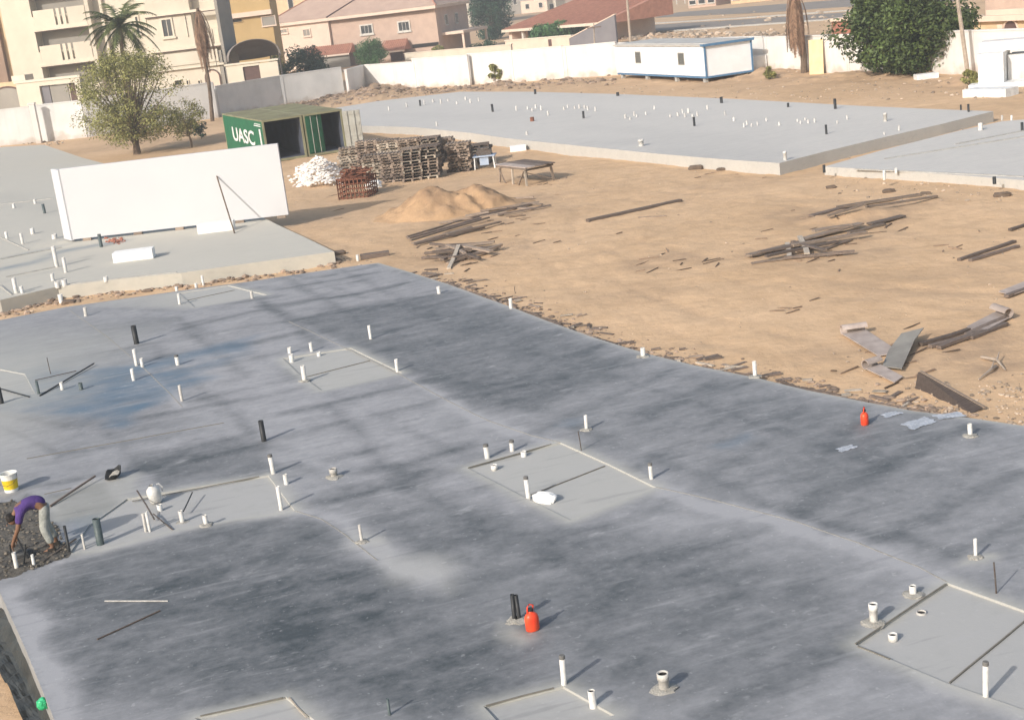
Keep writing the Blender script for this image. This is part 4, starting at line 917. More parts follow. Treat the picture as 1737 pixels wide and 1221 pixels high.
o = obj('mortar_crumbs', mb, M['brick_red']); tag(o, 'small heap of reddish crumbs under the white panel wall', 'rubble', kind='stuff')

# ------------------------------------------------------------------ containers
C0 = P(456, 277); C1 = C0 + Vector((math.cos(R(21)), math.sin(R(21)), 0)); fc = Facade(C0, C1); CW, CH, CL = 2.44, 2.62, 12.19
def corrugated(mb, x, y0, y1, z0, z1, amp, n, flip=1):
    vs = []; k = n * 4
    for i in range(k + 1):
        y = y0 + (y1 - y0) * i / k; dx = (0, 0, amp, amp)[i % 4] * flip; vs += [(x + dx, y, z0), (x + dx, y, z1)]
    mb.add(vs, [(2 * i, 2 * i + 2, 2 * i + 3, 2 * i + 1) if flip > 0 else (2 * i + 1, 2 * i + 3, 2 * i + 2, 2 * i) for i in range(k)])
def container(loc, rz, label):
    t = thing('shipping_container', label, 'container', loc, rz)
    b = MB(); corrugated(b, -.03, .12, CL - .12, .16, CH - .1, .05, 40, 1); corrugated(b, CW + .03, .12, CL - .12, .16, CH - .1, .05, 40, -1); b.box(0.05, CW - .05, CL - .08, CL - .03, .15, CH - .1); obj('side_walls', b, M['cont_green'], t)
    b = MB(); b.box(.08, CW - .08, .1, CL - .1, .12, .16); b.box(.06, .075, .1, CL - .1, .16, CH - .1); b.box(CW - .075, CW - .06, .1, CL - .1, .16, CH - .1); b.box(.08, CW - .08, CL - .12, CL - .09, .16, CH - .1); obj('lining', b, M['cont_in'], t)
    b = MB()
    n = 26
    for i in range(n): 
        y = .1 + (CL - .2) * i / n; b.box(.06, CW - .06, y, y + (CL - .2) / n * .55, CH - .04, CH - .005)
    b.box(.05, CW - .05, .1, CL - .1, CH - .09, CH - .035); obj('roof', b, M['cont_roof'], t)
    b = MB()
    for x in (-.04, CW - .08):
        b.box(x, x + .12, -.02, .12, 0, CH); b.box(x, x + .12, CL - .12, CL + .02, 0, CH)
    for z0, z1 in ((0, .14), (CH - .13, CH)):
        b.box(.08, CW - .08, -.015, .115, z0 + .003, z1 - .003); b.box(.08, CW - .08, CL - .115, CL + .015, z0 + .003, z1 - .003)
    for x in (-.035, CW - .075):
        b.box(x, x + .11, .12, CL - .12, .003, .157); b.box(x, x + .11, .12, CL - .12, CH - .1, CH - .003)
    obj('frame', b, M['cont_roof'], t)
    return t
def leaf_door(parent, x, y, ang, m_, name='door', mirror=1):
    o = thing(name, None, None, (x, y, .15), ang); o.parent = parent
    w_ = CW / 2 - .06; h_ = CH - .3
    b = MB(); b.box(0, mirror * w_, -.03, .03, 0, h_) if mirror > 0 else b.box(-w_, 0, -.03, .03, 0, h_)
    for k in range(4):
        z_ = .1 + k * (h_ - .35) / 3; x0, x1 = (.08, w_ - .08) if mirror > 0 else (-w_ + .08, -.08); b.box(x0, x1, -.06, -.032, z_, z_ + .14); b.box(x0, x1, .032, .06, z_, z_ + .14)
    leaf = obj('leaf', b, m_, o)
    b = MB()
    for k in (.3, .7):
        xx = mirror * w_ * k; b.tube([(xx, -.1, .02), (xx, -.1, h_ - .02)], .025, 6); b.tube([(xx, .1, .02), (xx, .1, h_ - .02)], .025, 6)
    obj('locking_bar', b, M['cont_grey'], o)
    return o
c1 = container(C0, fc.rz, 'left green shipping container with white lettering, open at the front')
c2 = container(C0 + fc.d * (CW + .16), fc.rz, 'right green shipping container with one door swung open')
leaf_door(c2, CW + .02, -.05, R(-38), M['cont_grey'])
leaf_door(c2, .05, .0, R(16), M['cont_green'])
def text_obj(s_, size, mat_, parent, loc, rot, name='lettering', th=.006, sx=1.0):
    cu = bpy.data.curves.new(name, 'FONT'); cu.body = s_; cu.size = size; cu.extrude = th; cu.offset = size * .02
    o = bpy.data.objects.new(name + '_tmp', cu); col.objects.link(o)
    me_ = bpy.data.meshes.new_from_object(o.evaluated_get(bpy.context.evaluated_depsgraph_get())); bpy.data.objects.remove(o)
    me_.materials.append(mat_) if not len(me_.materials) else None
    q_ = link(name, me_, parent, loc); q_.rotation_euler = rot; q_.scale = (sx, 1, 1); return q_
text_obj('UASC', 1.25, M['white_paint'], c1, (-.045, 9.6, .95), (R(90), 0, R(-90)), sx=2.15)
b = MB(); b.box(-.05, -.042, .75, 1.15, .35, 2.05); b.box(-.05, -.042, .5, 2.4, 2.2, 2.26); b.box(-.05, -.042, .5, 2.2, 2.32, 2.37); obj('painted_stripes', b, M['white_paint'], c1)
b = MB(); b.box(.25, .55, -.105, -.1, 1.75, 2.1); b.box(.7, .95, -.105, -.1, 1.7, 2.05)
# ------------------------------------------------------------------ scrap heap, cage, pallets
mb = MB(); tone = []
for i in range(620):
    px, py = random.gauss(540, 19), random.uniform(286, 320) - random.random() ** 2 * 10
    px = min(max(px, 484), 580); p = P(px, py); hgt = max(0, 1.15 * math.exp(-((px - 545) / 24) ** 2) * (1 - abs(py - 300) / 26))
    z_ = gz(p.x, p.y) + hgt * random.uniform(.5, 1); r = random.uniform(.05, .17); mb.stone((p.x, p.y, z_), r, flat=.6); tone += [random.random()] * 12
o = obj('scrap_heap', mb, M['scrap']); set_attr(o.data, 'tone', tone); tag(o, 'heap of white foam scraps in front of the containers', 'scrap heap', kind='stuff')
pc = G(600, 337); t = thing('steel_cage', 'rusty steel bar cage left of the pallet stacks', 'cage', pc, R(-14))
b = MB(); W_, D_, H_ = 1.45, 1.5, .95
for i in range(8):
    x = -W_ / 2 + W_ * i / 7
    for y in (0, D_): b.beam((x, y, 0), (x, y, H_), .05, .05)
for k in range(5):
    z_ = .06 + (H_ - .1) * k / 4
    for y in (0, D_): b.beam((-W_ / 2, y + .03, z_), (W_ / 2, y + .03, z_), .05, .05)
    for x in (-W_ / 2, W_ / 2): b.beam((x, 0, z_), (x, D_, z_), .05, .05)
for i in range(6):
    y = D_ * i / 5
    for x in (-W_ / 2, W_ / 2): b.beam((x, y, 0), (x, y, H_), .05, .05)
obj('bars', b, M['rust'], t)
b = MB()
for i in range(70): b.beam((random.uniform(-.8, .2), random.uniform(0, D_), H_ + random.uniform(-.35, .42)), (random.uniform(-.2, .8), random.uniform(0, D_), H_ + random.uniform(-.35, .42)), .055, .055)
obj('rod_bundle', b, M['rust'], t)
p = G(634, 318); lumpy('sack', p + Vector((0, 0, .14)), .42, .3, .2, M['foam'], 'white sack between the rusty cage and the pallets', 'sack', 8)

PW, PD, PH = 1.2, 1.0, .145
def pallet_mesh():
    b = MB()
    for i in range(7):
        x = -PW / 2 + .05 + i * (PW - .1) / 6; b.box(x - .055, x + .055, -PD / 2, PD / 2, .115, PH - .004)
    for y in (-PD / 2 + .05, 0, PD / 2 - .05):
        for x in (-PW / 2 + .08, 0, PW / 2 - .08): b.box(x - .07, x + .07, y - .045, y + .045, .022, .095)
        b.box(-PW / 2, PW / 2, y - .05, y + .05, .096, .114); b.box(-PW / 2, PW / 2, y - .05, y + .05, 0, .02)
    return b
pm = [pallet_mesh().mesh('pallet', M[k]) for k in ('wood_pale', 'wood', 'wood_dark')]
stacks = [(639, 307, 10, 0, 'pale and dark pallet in the stack right behind the rusty cage'), (669, 310, 11, 1, 'weathered pallet in the second stack of the front row'), (702, 307, 12, 2, 'dark pallet in the third stack of the front row'), (733, 303, 12, 2, 'dark pallet in the fourth stack of the front row'), (783, 292, 11, 1, 'pale pallet in the separate stack right of the row'), (818, 278, 8, 2, 'pallet in the rightmost low stack'),
          (595, 287, 10, 0, 'pallet in the leftmost rear stack by the container'), (628, 284, 12, 1, 'pallet in the second rear stack'), (664, 283, 12, 0, 'pallet in the third rear stack'), (700, 281, 12, 1, 'pallet in the fourth rear stack'), (736, 279, 12, 2, 'pallet in the right rear stack'), (754, 272, 10, 1, 'pallet in the last rear stack')]
for x, y, n_, kind, lab in stacks:
    n_ -= 1 if y > 288 or x in (783, 818) else 2
    b0 = G(x, y); rz0 = R(-6) + random.uniform(-.12, .12) + (R(90) if kind == 2 else 0)
    for k in range(n_):
        o = link('pallet', pm[random.choice((kind, kind, kind, 1, (kind + 1) % 3))], None, (b0.x + random.uniform(-.07, .07), b0.y + .5 + random.uniform(-.06, .06), b0.z + k * PH), rz0 + random.uniform(-.09, .09)); tag(o, lab.replace('pallet', ('topmost' if k == n_ - 1 else ORD[k + 1] + ' layer') + ' pallet', 1), 'pallet', 'wooden pallets stacked by the containers')
# loose sticks on top of pallets
# ------------------------------------------------------------------ sand heap
hc = P(772, 356); bm = bmesh.new(); bmesh.ops.create_grid(bm, x_segments=90, y_segments=90, size=1)
for v in bm.verts:
    x, y = v.co.x * 4.6, v.co.y * 3.6
    h = .80 * max(0, 1 - ((x + .3) / 2.7) ** 2 - (y / 2.2) ** 2) ** .9 + .28 * max(0, 1 - ((x - 1.6) / 1.9) ** 2 - ((y + .1) / 1.8) ** 2) + .25 * max(0, 1 - ((x + 1.9) / 2.0) ** 2 - ((y) / 1.6) ** 2)
    n = fbm(x + 9, y, .8) ; h *= 1 + .34 * n; h += .13 * fbm(x, y, 1.9, 5) * min(1, h * 3)
    ci = (x - .9) * .8 + (y + .9) * .5                   # the dug face
    if h > .25 and -.25 < ci < .2 and y < .2: h -= .22 * (1 - abs(ci) / .3)
    v.co = Vector((x, y, h - .06))
me_ = bpy.data.meshes.new('sand_heap'); bm.to_mesh(me_); bm.free(); me_.materials.append(M['heap_sand']); me_.polygons.foreach_set('use_smooth', [True] * len(me_.polygons))
set_attr(me_, 'dirt', [.75 * min(1, max(0, v.co.z * 1.2)) for v in me_.vertices])
tag(link('sand_heap', me_, None, hc), 'heap of brown building sand in front of the pallets', 'sand heap')
# ------------------------------------------------------------------ work table
ta_, tb_ = G(845, 305), G(945, 312); pc = (ta_ + tb_) / 2; t = thing('work_table', 'rough timber work table on splayed legs on the sand', 'table', (pc.x, pc.y, pc.z), math.atan2(tb_.y - ta_.y, tb_.x - ta_.x) - .12)
for i in range(6):
    b = MB(); y = -.75 + i * .26; b.box(-1.45 + random.uniform(-.1, .1), 1.4 + random.uniform(-.1, .1), y, y + .245, .80, .84 + random.uniform(0, .012)); obj('plank', b, M['wood_dark'] if i > 1 else M['ply'], t)
b = MB(); b.beam((-1.35, -.7, .75), (1.35, -.7, .75), .06, .09); b.beam((-1.35, .7, .75), (1.35, .7, .75), .06, .09); b.beam((-1.2, -.72, .7), (-1.2, .72, .7), .06, .09); b.beam((1.2, -.72, .7), (1.2, .72, .7), .06, .09); obj('under_frame', b, M['wood'], t)
for sx, sy in ((-1, -1), (1, -1), (-1, 1), (1, 1), (0, -1)):
    b = MB(); b.beam((sx * 1.18, sy * .68, .70), (sx * 1.28, sy * .72, -.03), .09, .08, (0, 1, 0)); obj('leg', b, M['wood_pale'] if sy < 0 and sx >= 0 else M['wood'], t)
b = MB(); b.beam((-1.2, -.74, .66), (-.7, -.74, .0), .06, .05, (0, 1, 0)); b.beam((1.2, -.76, .66), (.6, -.76, .02), .06, .05, (0, 1, 0)); b.beam((1.22, -.7, .6), (1.22, .7, .1), .06, .05); obj('brace', b, M['wood'], t)
# pale blue bench
pc = G(822, 287); t = thing('saw_bench', 'small pale blue saw bench right of the pallet stacks', 'bench', pc, R(-8))
b = MB(); b.box(-.55, .6, -.1, .75, .62, .68); obj('bench_top', b, M['tarp_blue'], t)
for x in (-.45, .5):
    for y in (-.02, .66): b = MB(); b.beam((x, y, .62), (x * 1.08, y, 0), .06, .06, (0, 1, 0)); obj('leg', b, M['white_paint'], t)
b = MB(); b.box(-.35, .4, .1, .6, .684, .95); b.box(-.28, .3, .18, .5, .955, 1.05); obj('saw_housing', b, M['steel'], t)
b = MB(); b.box(-.2, .25, .0, .08, .2, .62); obj('apron', b, M['tarp_blue'], t)
block(866, 259, 893, 10, 0, .4, 'white block lying at the foot of the long far slab', M['foam'], 0)

# ------------------------------------------------------------------ planks and sheets on the sand
def plank(a, b_, w_=.14, th=.045, label='', m='wood', lift=0.0, lift2=None, name='plank', cat='plank', group=None, roll=0.0):
    pa, pb = G(*a, .02 + lift), G(*b_, .02 + (lift if lift2 is None else lift2)); mid = (pa + pb) / 2; d = pb - pa; L_ = d.length
    mb = MB(); n = 3
    pts = [(-L_ / 2 + L_ * i / n, random.uniform(-.02, .02), random.uniform(-.01, .01)) for i in range(n + 1)]
    for p0, p1 in zip(pts[:-1], pts[1:]): mb.beam(p0, p1, w_, th)
    o = obj(name, mb, M[m], None, mid); o.rotation_euler = (roll, -math.asin(max(-1, min(1, d.z / L_))), math.atan2(d.y, d.x)); return tag(o, label, cat, group)
plank((997, 377), (1155, 342), .22, .12, 'long dark plank lying alone on the open sand', 'wood_dark', .03)
plank((1083, 371), (1130, 368), .08, .03, 'short thin batten near the long lone plank', 'wood')
RP = [((1375, 368), (1440, 350), .25), ((1420, 354), (1560, 335), .22), ((1470, 363), (1590, 340), .14), ((1475, 383), (1532, 369), .28), ((1440, 396), (1500, 381), .16), ((1270, 440), (1362, 414), .28), ((1300, 444), (1420, 417), .16), ((1345, 426), (1470, 402), .16), ((1275, 450), (1338, 441), .14), ((1330, 443), (1450, 432), .12), ((1360, 412), (1460, 385), .3), ((1380, 402), (1445, 390), .2), ((1310, 430), (1390, 400), .2), ((1335, 417), (1340, 442), .14), ((1358, 408), (1370, 440), .16), ((1345, 420), (1400, 436), .14), ((1400, 425), (1440, 410), .12), ((1325, 425), (1400, 412), .14), ((1290, 436), (1350, 424), .2), ((1405, 378), (1470, 366), .12)]
rk_ = front_rank(RP)
for i, (a, b_, w_) in enumerate(RP):
    plank(a, b_, w_, random.uniform(.04, .09), rk_[i] + ' plank from the front in the scattered timber on the right sand', ('wood_dark', 'wood', 'wood')[i % 3] if i not in (13, 14) else 'wood_pale', .02 + .05 * (i % 4) * (1 if i > 4 else .2), group='scattered timber on the right sand')
for a, b_, lab in [((1627, 442), (1722, 411), 'upper of two parallel planks at the far right of the sand'), ((1645, 444), (1727, 419), 'lower of two parallel planks at the far right of the sand'), ((1713, 392), (1760, 378), 'dark plank cut by the right edge of the photo'), ((1562, 588), (1645, 563), 'rear dark batten of the bundle beside the grey sheet'), ((1578, 592), (1650, 572), 'middle batten of the bundle beside the grey sheet'), ((1592, 594), (1668, 566), 'front batten of the bundle beside the grey sheet'), ((1640, 572), (1712, 541), 'long dark batten under the right pale sheet'), ((1648, 577), (1708, 553), 'thin batten below the right pale sheet'), ((1706, 508), (1760, 488), 'dark batten under the sheet at the right edge of the photo')]:
    plank(a, b_, .13, .07, lab, 'wood_dark', .03)
LPK = [((690, 403), (790, 372)), ((693, 407), (815, 372)), ((697, 411), (830, 374)), ((700, 414), (800, 388)), ((704, 417), (822, 388)), ((760, 402), (850, 382)), ((745, 380), (860, 362)), ((800, 372), (900, 350)), ((815, 362), (915, 347)), ((830, 352), (905, 356)), ((845, 368), (935, 352)), ((790, 370), (830, 365)), ((860, 345), (920, 350)), ((850, 340), (880, 338)), ((875, 340), (905, 338))]
rk_ = front_rank(LPK)
for i, (a, b_) in enumerate(LPK): plank(a, b_, .11 + .05 * (i % 2), .06, rk_[i] + ' plank from the front in the brown bundle below the sand heap', ('wood', 'wood_dark', 'wood')[i % 3], .03 + .03 * (i % 3), group='plank bundle below the sand heap')
JP = [((720, 432), (820, 424)), ((740, 428), (840, 418)), ((725, 446), (800, 440)), ((735, 440), (850, 425)), ((760, 450), (852, 424)), ((745, 422), (830, 414)), ((770, 436), (815, 444)), ((785, 428), (835, 436)), ((715, 440), (770, 434)), ((750, 446), (790, 432)), ((790, 440), (760, 424)), ((730, 425), (780, 420)), ((800, 430), (850, 422)), ((740, 436), (800, 428)), ((770, 446), (830, 432))]
rk_ = front_rank(JP)
for i, (a, b_) in enumerate(JP): plank(a, b_, .12 + .05 * (i % 2), .07, rk_[i] + ' stick from the front in the jumbled timber near the far slab corner', ('wood_dark', 'wood', 'wood_dark')[i % 3], .04 + .07 * (i % 4), .04 + .06 * ((i + 1) % 3), group='jumbled timber near the far slab corner')
plank((762, 458), (780, 430), .13, .06, 'pale crooked branch sticking out of the jumbled timber', 'wood_pale', .02, .3)
block(612, 441, 661, 8, 0, .35, 'short timber beam with pale top at the far slab corner', M['wood_dark'], .1, 'timber_beam', 'beam')
edge = near_w[14:27]
OFF = []
for i in range(90):
    k = random.randrange(len(edge) - 2); a, b_ = Vector(edge[k]), Vector(edge[k + 1]); d = (b_ - a).normalized(); nrm = Vector((-d.y, d.x))
    if nrm.y < 0: nrm = -nrm
    t_ = random.random(); p = a.lerp(b_, t_) + nrm * random.uniform(.08, 1.0) ** 1.3
    L_ = random.uniform(.15, .6); m_ = MB(); m_.beam((-L_ / 2, 0, 0), (L_ / 2, 0, random.uniform(-.02, .03)), random.uniform(.04, .12), random.uniform(.02, .05)); km = random.choice(('wood_dark', 'wood', 'wood_dark', 'wood_pale'))
    o = obj('plank_offcut', m_, M[km], None, (p.x, p.y, gz(p.x, p.y) + .02), random.gauss(math.atan2(d.y, d.x) + .9, .5))
    OFF.append((o, k, t_, km, L_))
OFF.sort(key=lambda q_: q_[1] + q_[2]); seen = {}
SEGN = ['by the far slab corner', 'above the first edge pipe', 'just past the first edge pipe', 'before the bend in the slab edge', 'left of the squat edge pipe', 'right of the squat edge pipe', 'left of the right hand edge pipe', 'right of the right hand edge pipe', 'near the red jug', 'left of the leaning dark board', 'under the leaning dark board', 'right of the leaning board', 'at the right end']
for o, k, t_, km, L_ in OFF:
    base_ = ('long ' if L_ > .38 else 'short ') + {'wood_dark': 'dark', 'wood': 'brown', 'wood_pale': 'pale'}[km]; key = (base_, k); seen[key] = seen.get(key, 0) + 1
    tag(o, ORD[seen[key]] + ' ' + base_ + ' timber offcut along the slab edge ' + SEGN[min(k, 12)], 'timber offcut', 'timber offcuts along the slab edge')
def sheet(pts, m, label, th=.02, lift=.04, lifts=None, curl=None, name='plywood_sheet', cat='sheet'):
    w_ = [G(x, y) for x, y in pts]; c = sum(w_, Vector()) / len(w_); zb = max(q_.z for q_ in w_) + lift
    ls = lifts or [0] * len(pts); lo = [(q_.x - c.x, q_.y - c.y, zb + l_ - c.z) for q_, l_ in zip(w_, ls)]
    mb = MB(); n = len(lo); mb.add(lo + [(a, b_, z_ + th) for a, b_, z_ in lo], [tuple(range(n - 1, -1, -1)), tuple(range(n, 2 * n))] + [(i, (i + 1) % n, n + (i + 1) % n, n + i) for i in range(n)])
    o = obj(name, mb, M[m], None, c); tag(o, label, cat)
    if curl:                                             # one end rolled up on itself
        i, j, rad = curl; a, b_ = Vector(lo[i]), Vector(lo[j]); ax_ = (b_ - a).normalized(); cen = Vector((0, 0, zb - c.z)); out = ((a + b_) / 2 - Vector((0, 0, a.z))); out.z = 0; out -= ax_ * out.dot(ax_); out.normalize()
        r_ = MB(); vs = []; n2 = 14
        for k in range(n2 + 1):
            an = -math.pi / 2 + k / n2 * 4.6; off = out * math.cos(an) * rad + Vector((0, 0, rad * math.sin(an) + rad)); vs += [a + off, b_ + off]
        r_.add(vs, [(2 * k, 2 * k + 1, 2 * k + 3, 2 * k + 2) for k in range(n2)]); q_ = obj('rolled_end', r_, M[m], o); sm = q_.modifiers.new('t', 'SOLIDIFY'); sm.thickness = .015
    return o
sheet([(1428, 572), (1490, 610), (1527, 604), (1470, 566)], 'ply', 'pale sheet with a rolled end lying left of the grey sheet', curl=(0, 3, .10))
sheet([(1497, 628), (1530, 632), (1552, 592), (1568, 577), (1530, 583), (1508, 604)], 'ply_grey', 'grey sheet lying between the pale sheet and the batten bundle', lifts=[0, 0, .12, .2, .15, .05])
sheet([(1468, 632), (1518, 656), (1532, 646), (1492, 624)], 'ply', 'small pale sheet with a dark roll near the leaning dark board', curl=(0, 3, .09))
sheet([(1640, 560), (1662, 572), (1712, 545), (1686, 536)], 'ply', 'pale sheet with a rolled end at the right of the sand', curl=(2, 3, .12))
sheet([(1694, 500), (1716, 506), (1790, 480), (1770, 470)], 'ply', 'pale grey sheet cut by the right edge of the photo')
# leaning dark board
a, b_ = G(1551, 663), G(1646, 704); d = (b_ - a); nrm = Vector((-d.y, d.x, 0)).normalized()
mb = MB(); top0 = a + nrm * .10 + Vector((0, 0, .33)); top1 = b_ + nrm * .25 + Vector((0, 0, .06))
mb.hexa([a - Vector((0, 0, .05)), b_ - Vector((0, 0, .05)), b_ + nrm * .03, a + nrm * .03, top0, top1, top1 + nrm * .03, top0 + nrm * .03])
c = (a + b_) / 2; mb.v = [tuple(Vector(v) - c) for v in mb.v]; o = obj('board', mb, M['ply_brown'], None, c); tag(o, 'dark brown board standing on edge between slab and sand', 'board')
ba = MB(); ba.beam(top0 - c + nrm * .06, top1 - c + nrm * .06, .05, .05); ba.beam(a - c + nrm * .08, top0 - c + nrm * .08, .05, .05); obj('batten', ba, M['wood'], o)
for a, b_, lab in [((1690, 625), (1660, 650), 'pale dry branch on the sand below the batten bundle'), ((1665, 610), (1705, 632), 'forked dry twig on the sand at the right')]:
    pa, pb = G(*a, .04), G(*b_, .04); mid = (pa + pb) / 2; mb = MB(); mb.tube([pa - mid, Vector((.1, .05, .05)), pb - mid], [.035, .03, .012], 6); mb.tube([Vector((.1, .05, .05)), Vector((.3, .45, .1))], [.022, .008], 5); tag(obj('dry_branch', mb, M['bark_pale'], None, mid), lab, 'branch')

for i in range(34):
    k = 1 + int(i / 34 * (len(edge) - 3)); a, b_ = Vector(edge[k]), Vector(edge[k + 1]); d = (b_ - a).normalized(); nrm = Vector((-d.y, d.x))
    if nrm.y < 0: nrm = -nrm
    p = a.lerp(b_, (i * .37) % 1) + nrm * random.uniform(.07, .22); L_ = random.uniform(.5, 1.1); m_ = MB(); m_.beam((-L_ / 2, 0, 0), (L_ / 2, random.uniform(-.04, .04), random.uniform(-.02, .02)), .035, .10)
    o = obj('formwork_board', m_, M[('wood_dark', 'wood', 'wood_dark')[i % 3]], None, (p.x, p.y, gz(p.x, p.y) + .03), math.atan2(d.y, d.x) + random.gauss(0, .09)); tag(o, (ORD[i + 1] if i < 17 else ORD[34 - i]) + ' formwork board along the slab edge counted from the ' + ('far corner' if i < 17 else 'leaning dark board'), 'formwork board', 'formwork boards along the slab edge')
# ragged earth and crumbs along the slab edge
mb = MB(); tone = []
for i in range(900):
    k = random.randrange(len(edge) - 1); a, b_ = Vector(edge[k]), Vector(edge[k + 1]); d = (b_ - a).normalized(); nrm = Vector((-d.y, d.x))
    if nrm.y < 0: nrm = -nrm
    p = a.lerp(b_, random.random()) + nrm * (abs(random.gauss(0, .42)) + .02); r = random.choice((.02, .025, .03, .04, .06, .085)); mb.stone((p.x, p.y, gz(p.x, p.y) + r * .15), r, flat=.45); tone += [random.random()] * 12
o = obj('edge_crumbs', mb, M['bank']); set_attr(o.data, 'tone', tone); tag(o, 'ragged crumbs of earth and mortar along the slab edge', 'rubble', kind='stuff')
# sticks and litter
mb = MB(); tone = []
for cx0, cy0, sx0, sy0, n_ in [(1130, 440, 50, 12, 12), (1340, 520, 50, 14, 8), (900, 405, 60, 10, 8), (1180, 445, 40, 10, 8), (1440, 380, 90, 25, 26), (1370, 430, 70, 18, 20), (850, 370, 60, 18, 26), (790, 440, 60, 14, 18), (1560, 600, 90, 30, 16), (1500, 640, 60, 20, 10), (1240, 300, 60, 8, 10), (940, 310, 40, 8, 10), (700, 425, 40, 12, 6), (1620, 420, 60, 20, 8), (560, 345, 30, 12, 6)]:
    for _ in range(n_ * 2 // 3):
        p = P(random.gauss(cx0, sx0 * .6), random.gauss(cy0, sy0 * .7)); pt = (np.array([p.x]), np.array([p.y]))
        if any(inside(*pt, q_)[0] for q_ in (near_w, left_w, far_w, right_w)): continue
        a = random.gauss(.5, .5); L_ = random.uniform(.12, .7); d = Vector((math.cos(a), math.sin(a), random.uniform(-.05, .1))) * L_ / 2; c = Vector((p.x, p.y, gz(p.x, p.y) + .02)); mb.beam(c - d, c + d, random.uniform(.02, .05), random.uniform(.015, .03)); tone += [random.random()] * 8
o = obj('sticks', mb, M['stick']); set_attr(o.data, 'tone', tone); tag(o, 'small broken sticks and litter scattered on the sand', 'litter', kind='stuff')
# stones on the sand
mb = MB(); tone = []
def scatter(n, x0, x1, y0, y1, rs, power=1.0):
    for _ in range(n):
        px, py = random.uniform(x0, x1), random.uniform(y0, y1); p = P(px, py)
        pt = (np.array([p.x]), np.array([p.y]))
        if any(inside(*pt, q_)[0] for q_ in (near_w, left_w, far_w, right_w)): continue
        r = random.uniform(*rs) * random.random() ** power + rs[0]; mb.stone((p.x, p.y, gz(p.x, p.y) + r * .2), r); tone.extend([random.random()] * 12)
scatter(260, 480, 1760, 270, 720, (.012, .045), 1.5)
scatter(260, 1540, 1760, 650, 725, (.012, .06), 1)
scatter(320, 0, 640, 436, 530, (.02, .08), 1.2)
scatter(420, 380, 1700, 122, 172, (.03, .12), 1.6)
scatter(110, 1400, 1737, 300, 345, (.02, .07), 1)
scatter(150, 1190, 1760, 20, 66, (.1, .45), 1)
scatter(110, 1340, 1660, 100, 170, (.03, .11), 1.4)
scatter(100, 0, 110, 232, 246, (.04, .22), 1)
scatter(220, 1050, 1350, 56, 72, (.15, .5), 1)
scatter(90, 1400, 1700, 196, 296, (.03, .14), 1)
mb2, tone2 = mb, tone; mb = MB(); tone = []
for (xa, ya), (xb, yb) in zip([(380, 193), (480, 178), (590, 168), (700, 156), (830, 146)], [(480, 178), (590, 168), (700, 156), (830, 146), (1045, 136)]):
    for _ in range(170):
        f_ = random.random(); p = P(xa + (xb - xa) * f_, ya + (yb - ya) * f_ + random.gauss(0, 4)); r = random.choice((.06, .08, .1, .14, .2, .3)); mb.stone((p.x, p.y, gz(p.x, p.y) + r * .15), r, flat=.55); tone += [random.random()] * 12
for (xa, ya), (xb, yb) in zip([(-20, 528), (100, 503), (300, 479), (430, 460)], [(100, 503), (300, 479), (430, 460), (575, 441)]):
    for _ in range(230):
        f_ = random.random(); p = P(xa + (xb - xa) * f_, ya + (yb - ya) * f_ + random.gauss(2, 5)); pt = (np.array([p.x]), np.array([p.y]))
        if inside(*pt, near_w)[0] or inside(*pt, left_w)[0]: continue
        r = random.choice((.03, .04, .05, .07, .1, .15)); mb.stone((p.x, p.y, gz(p.x, p.y) + r * .2), r, flat=.6); tone += [random.random()] * 12
o = obj('rubble_bank', mb, M['bank']); set_attr(o.data, 'tone', tone); tag(o, 'brown rubble banked along the far wall and below the pale slab', 'rubble', kind='stuff')
mb, tone = mb2, tone2
o = obj('stones', mb, M['gravel']); set_attr(o.data, 'tone', tone); tag(o, 'loose stones and rubble scattered over the sand', 'stones', kind='stuff')
for x, y, r, lab in [(1180, 288, .4, 'dark clod of rubble by the front of the long far slab'), (1225, 290, .3, 'low brown rubble clod at the long slab corner'), (1275, 290, .45, 'wide brown rubble clod at the long slab corner'), (1508, 326, .28, 'dark stone at the corner of the right lower slab'), (1570, 331, .24, 'dark stone before the right lower slab'), (1700, 334, .34, 'brown clod at the right end of the lower slab'), (1410, 319, .24, 'dark stone left of the right lower slab'), (575, 432, .32, 'dark clod at the front corner of the pale slab'), (118, 515, .3, 'reddish lump on the earth strip by the pale slab')]:
    p = G(x, y); lumpy('clod', p + Vector((0, 0, r * .1)), r * .8, r * .55, r * .32, M['bank'], lab, 'clod', x)

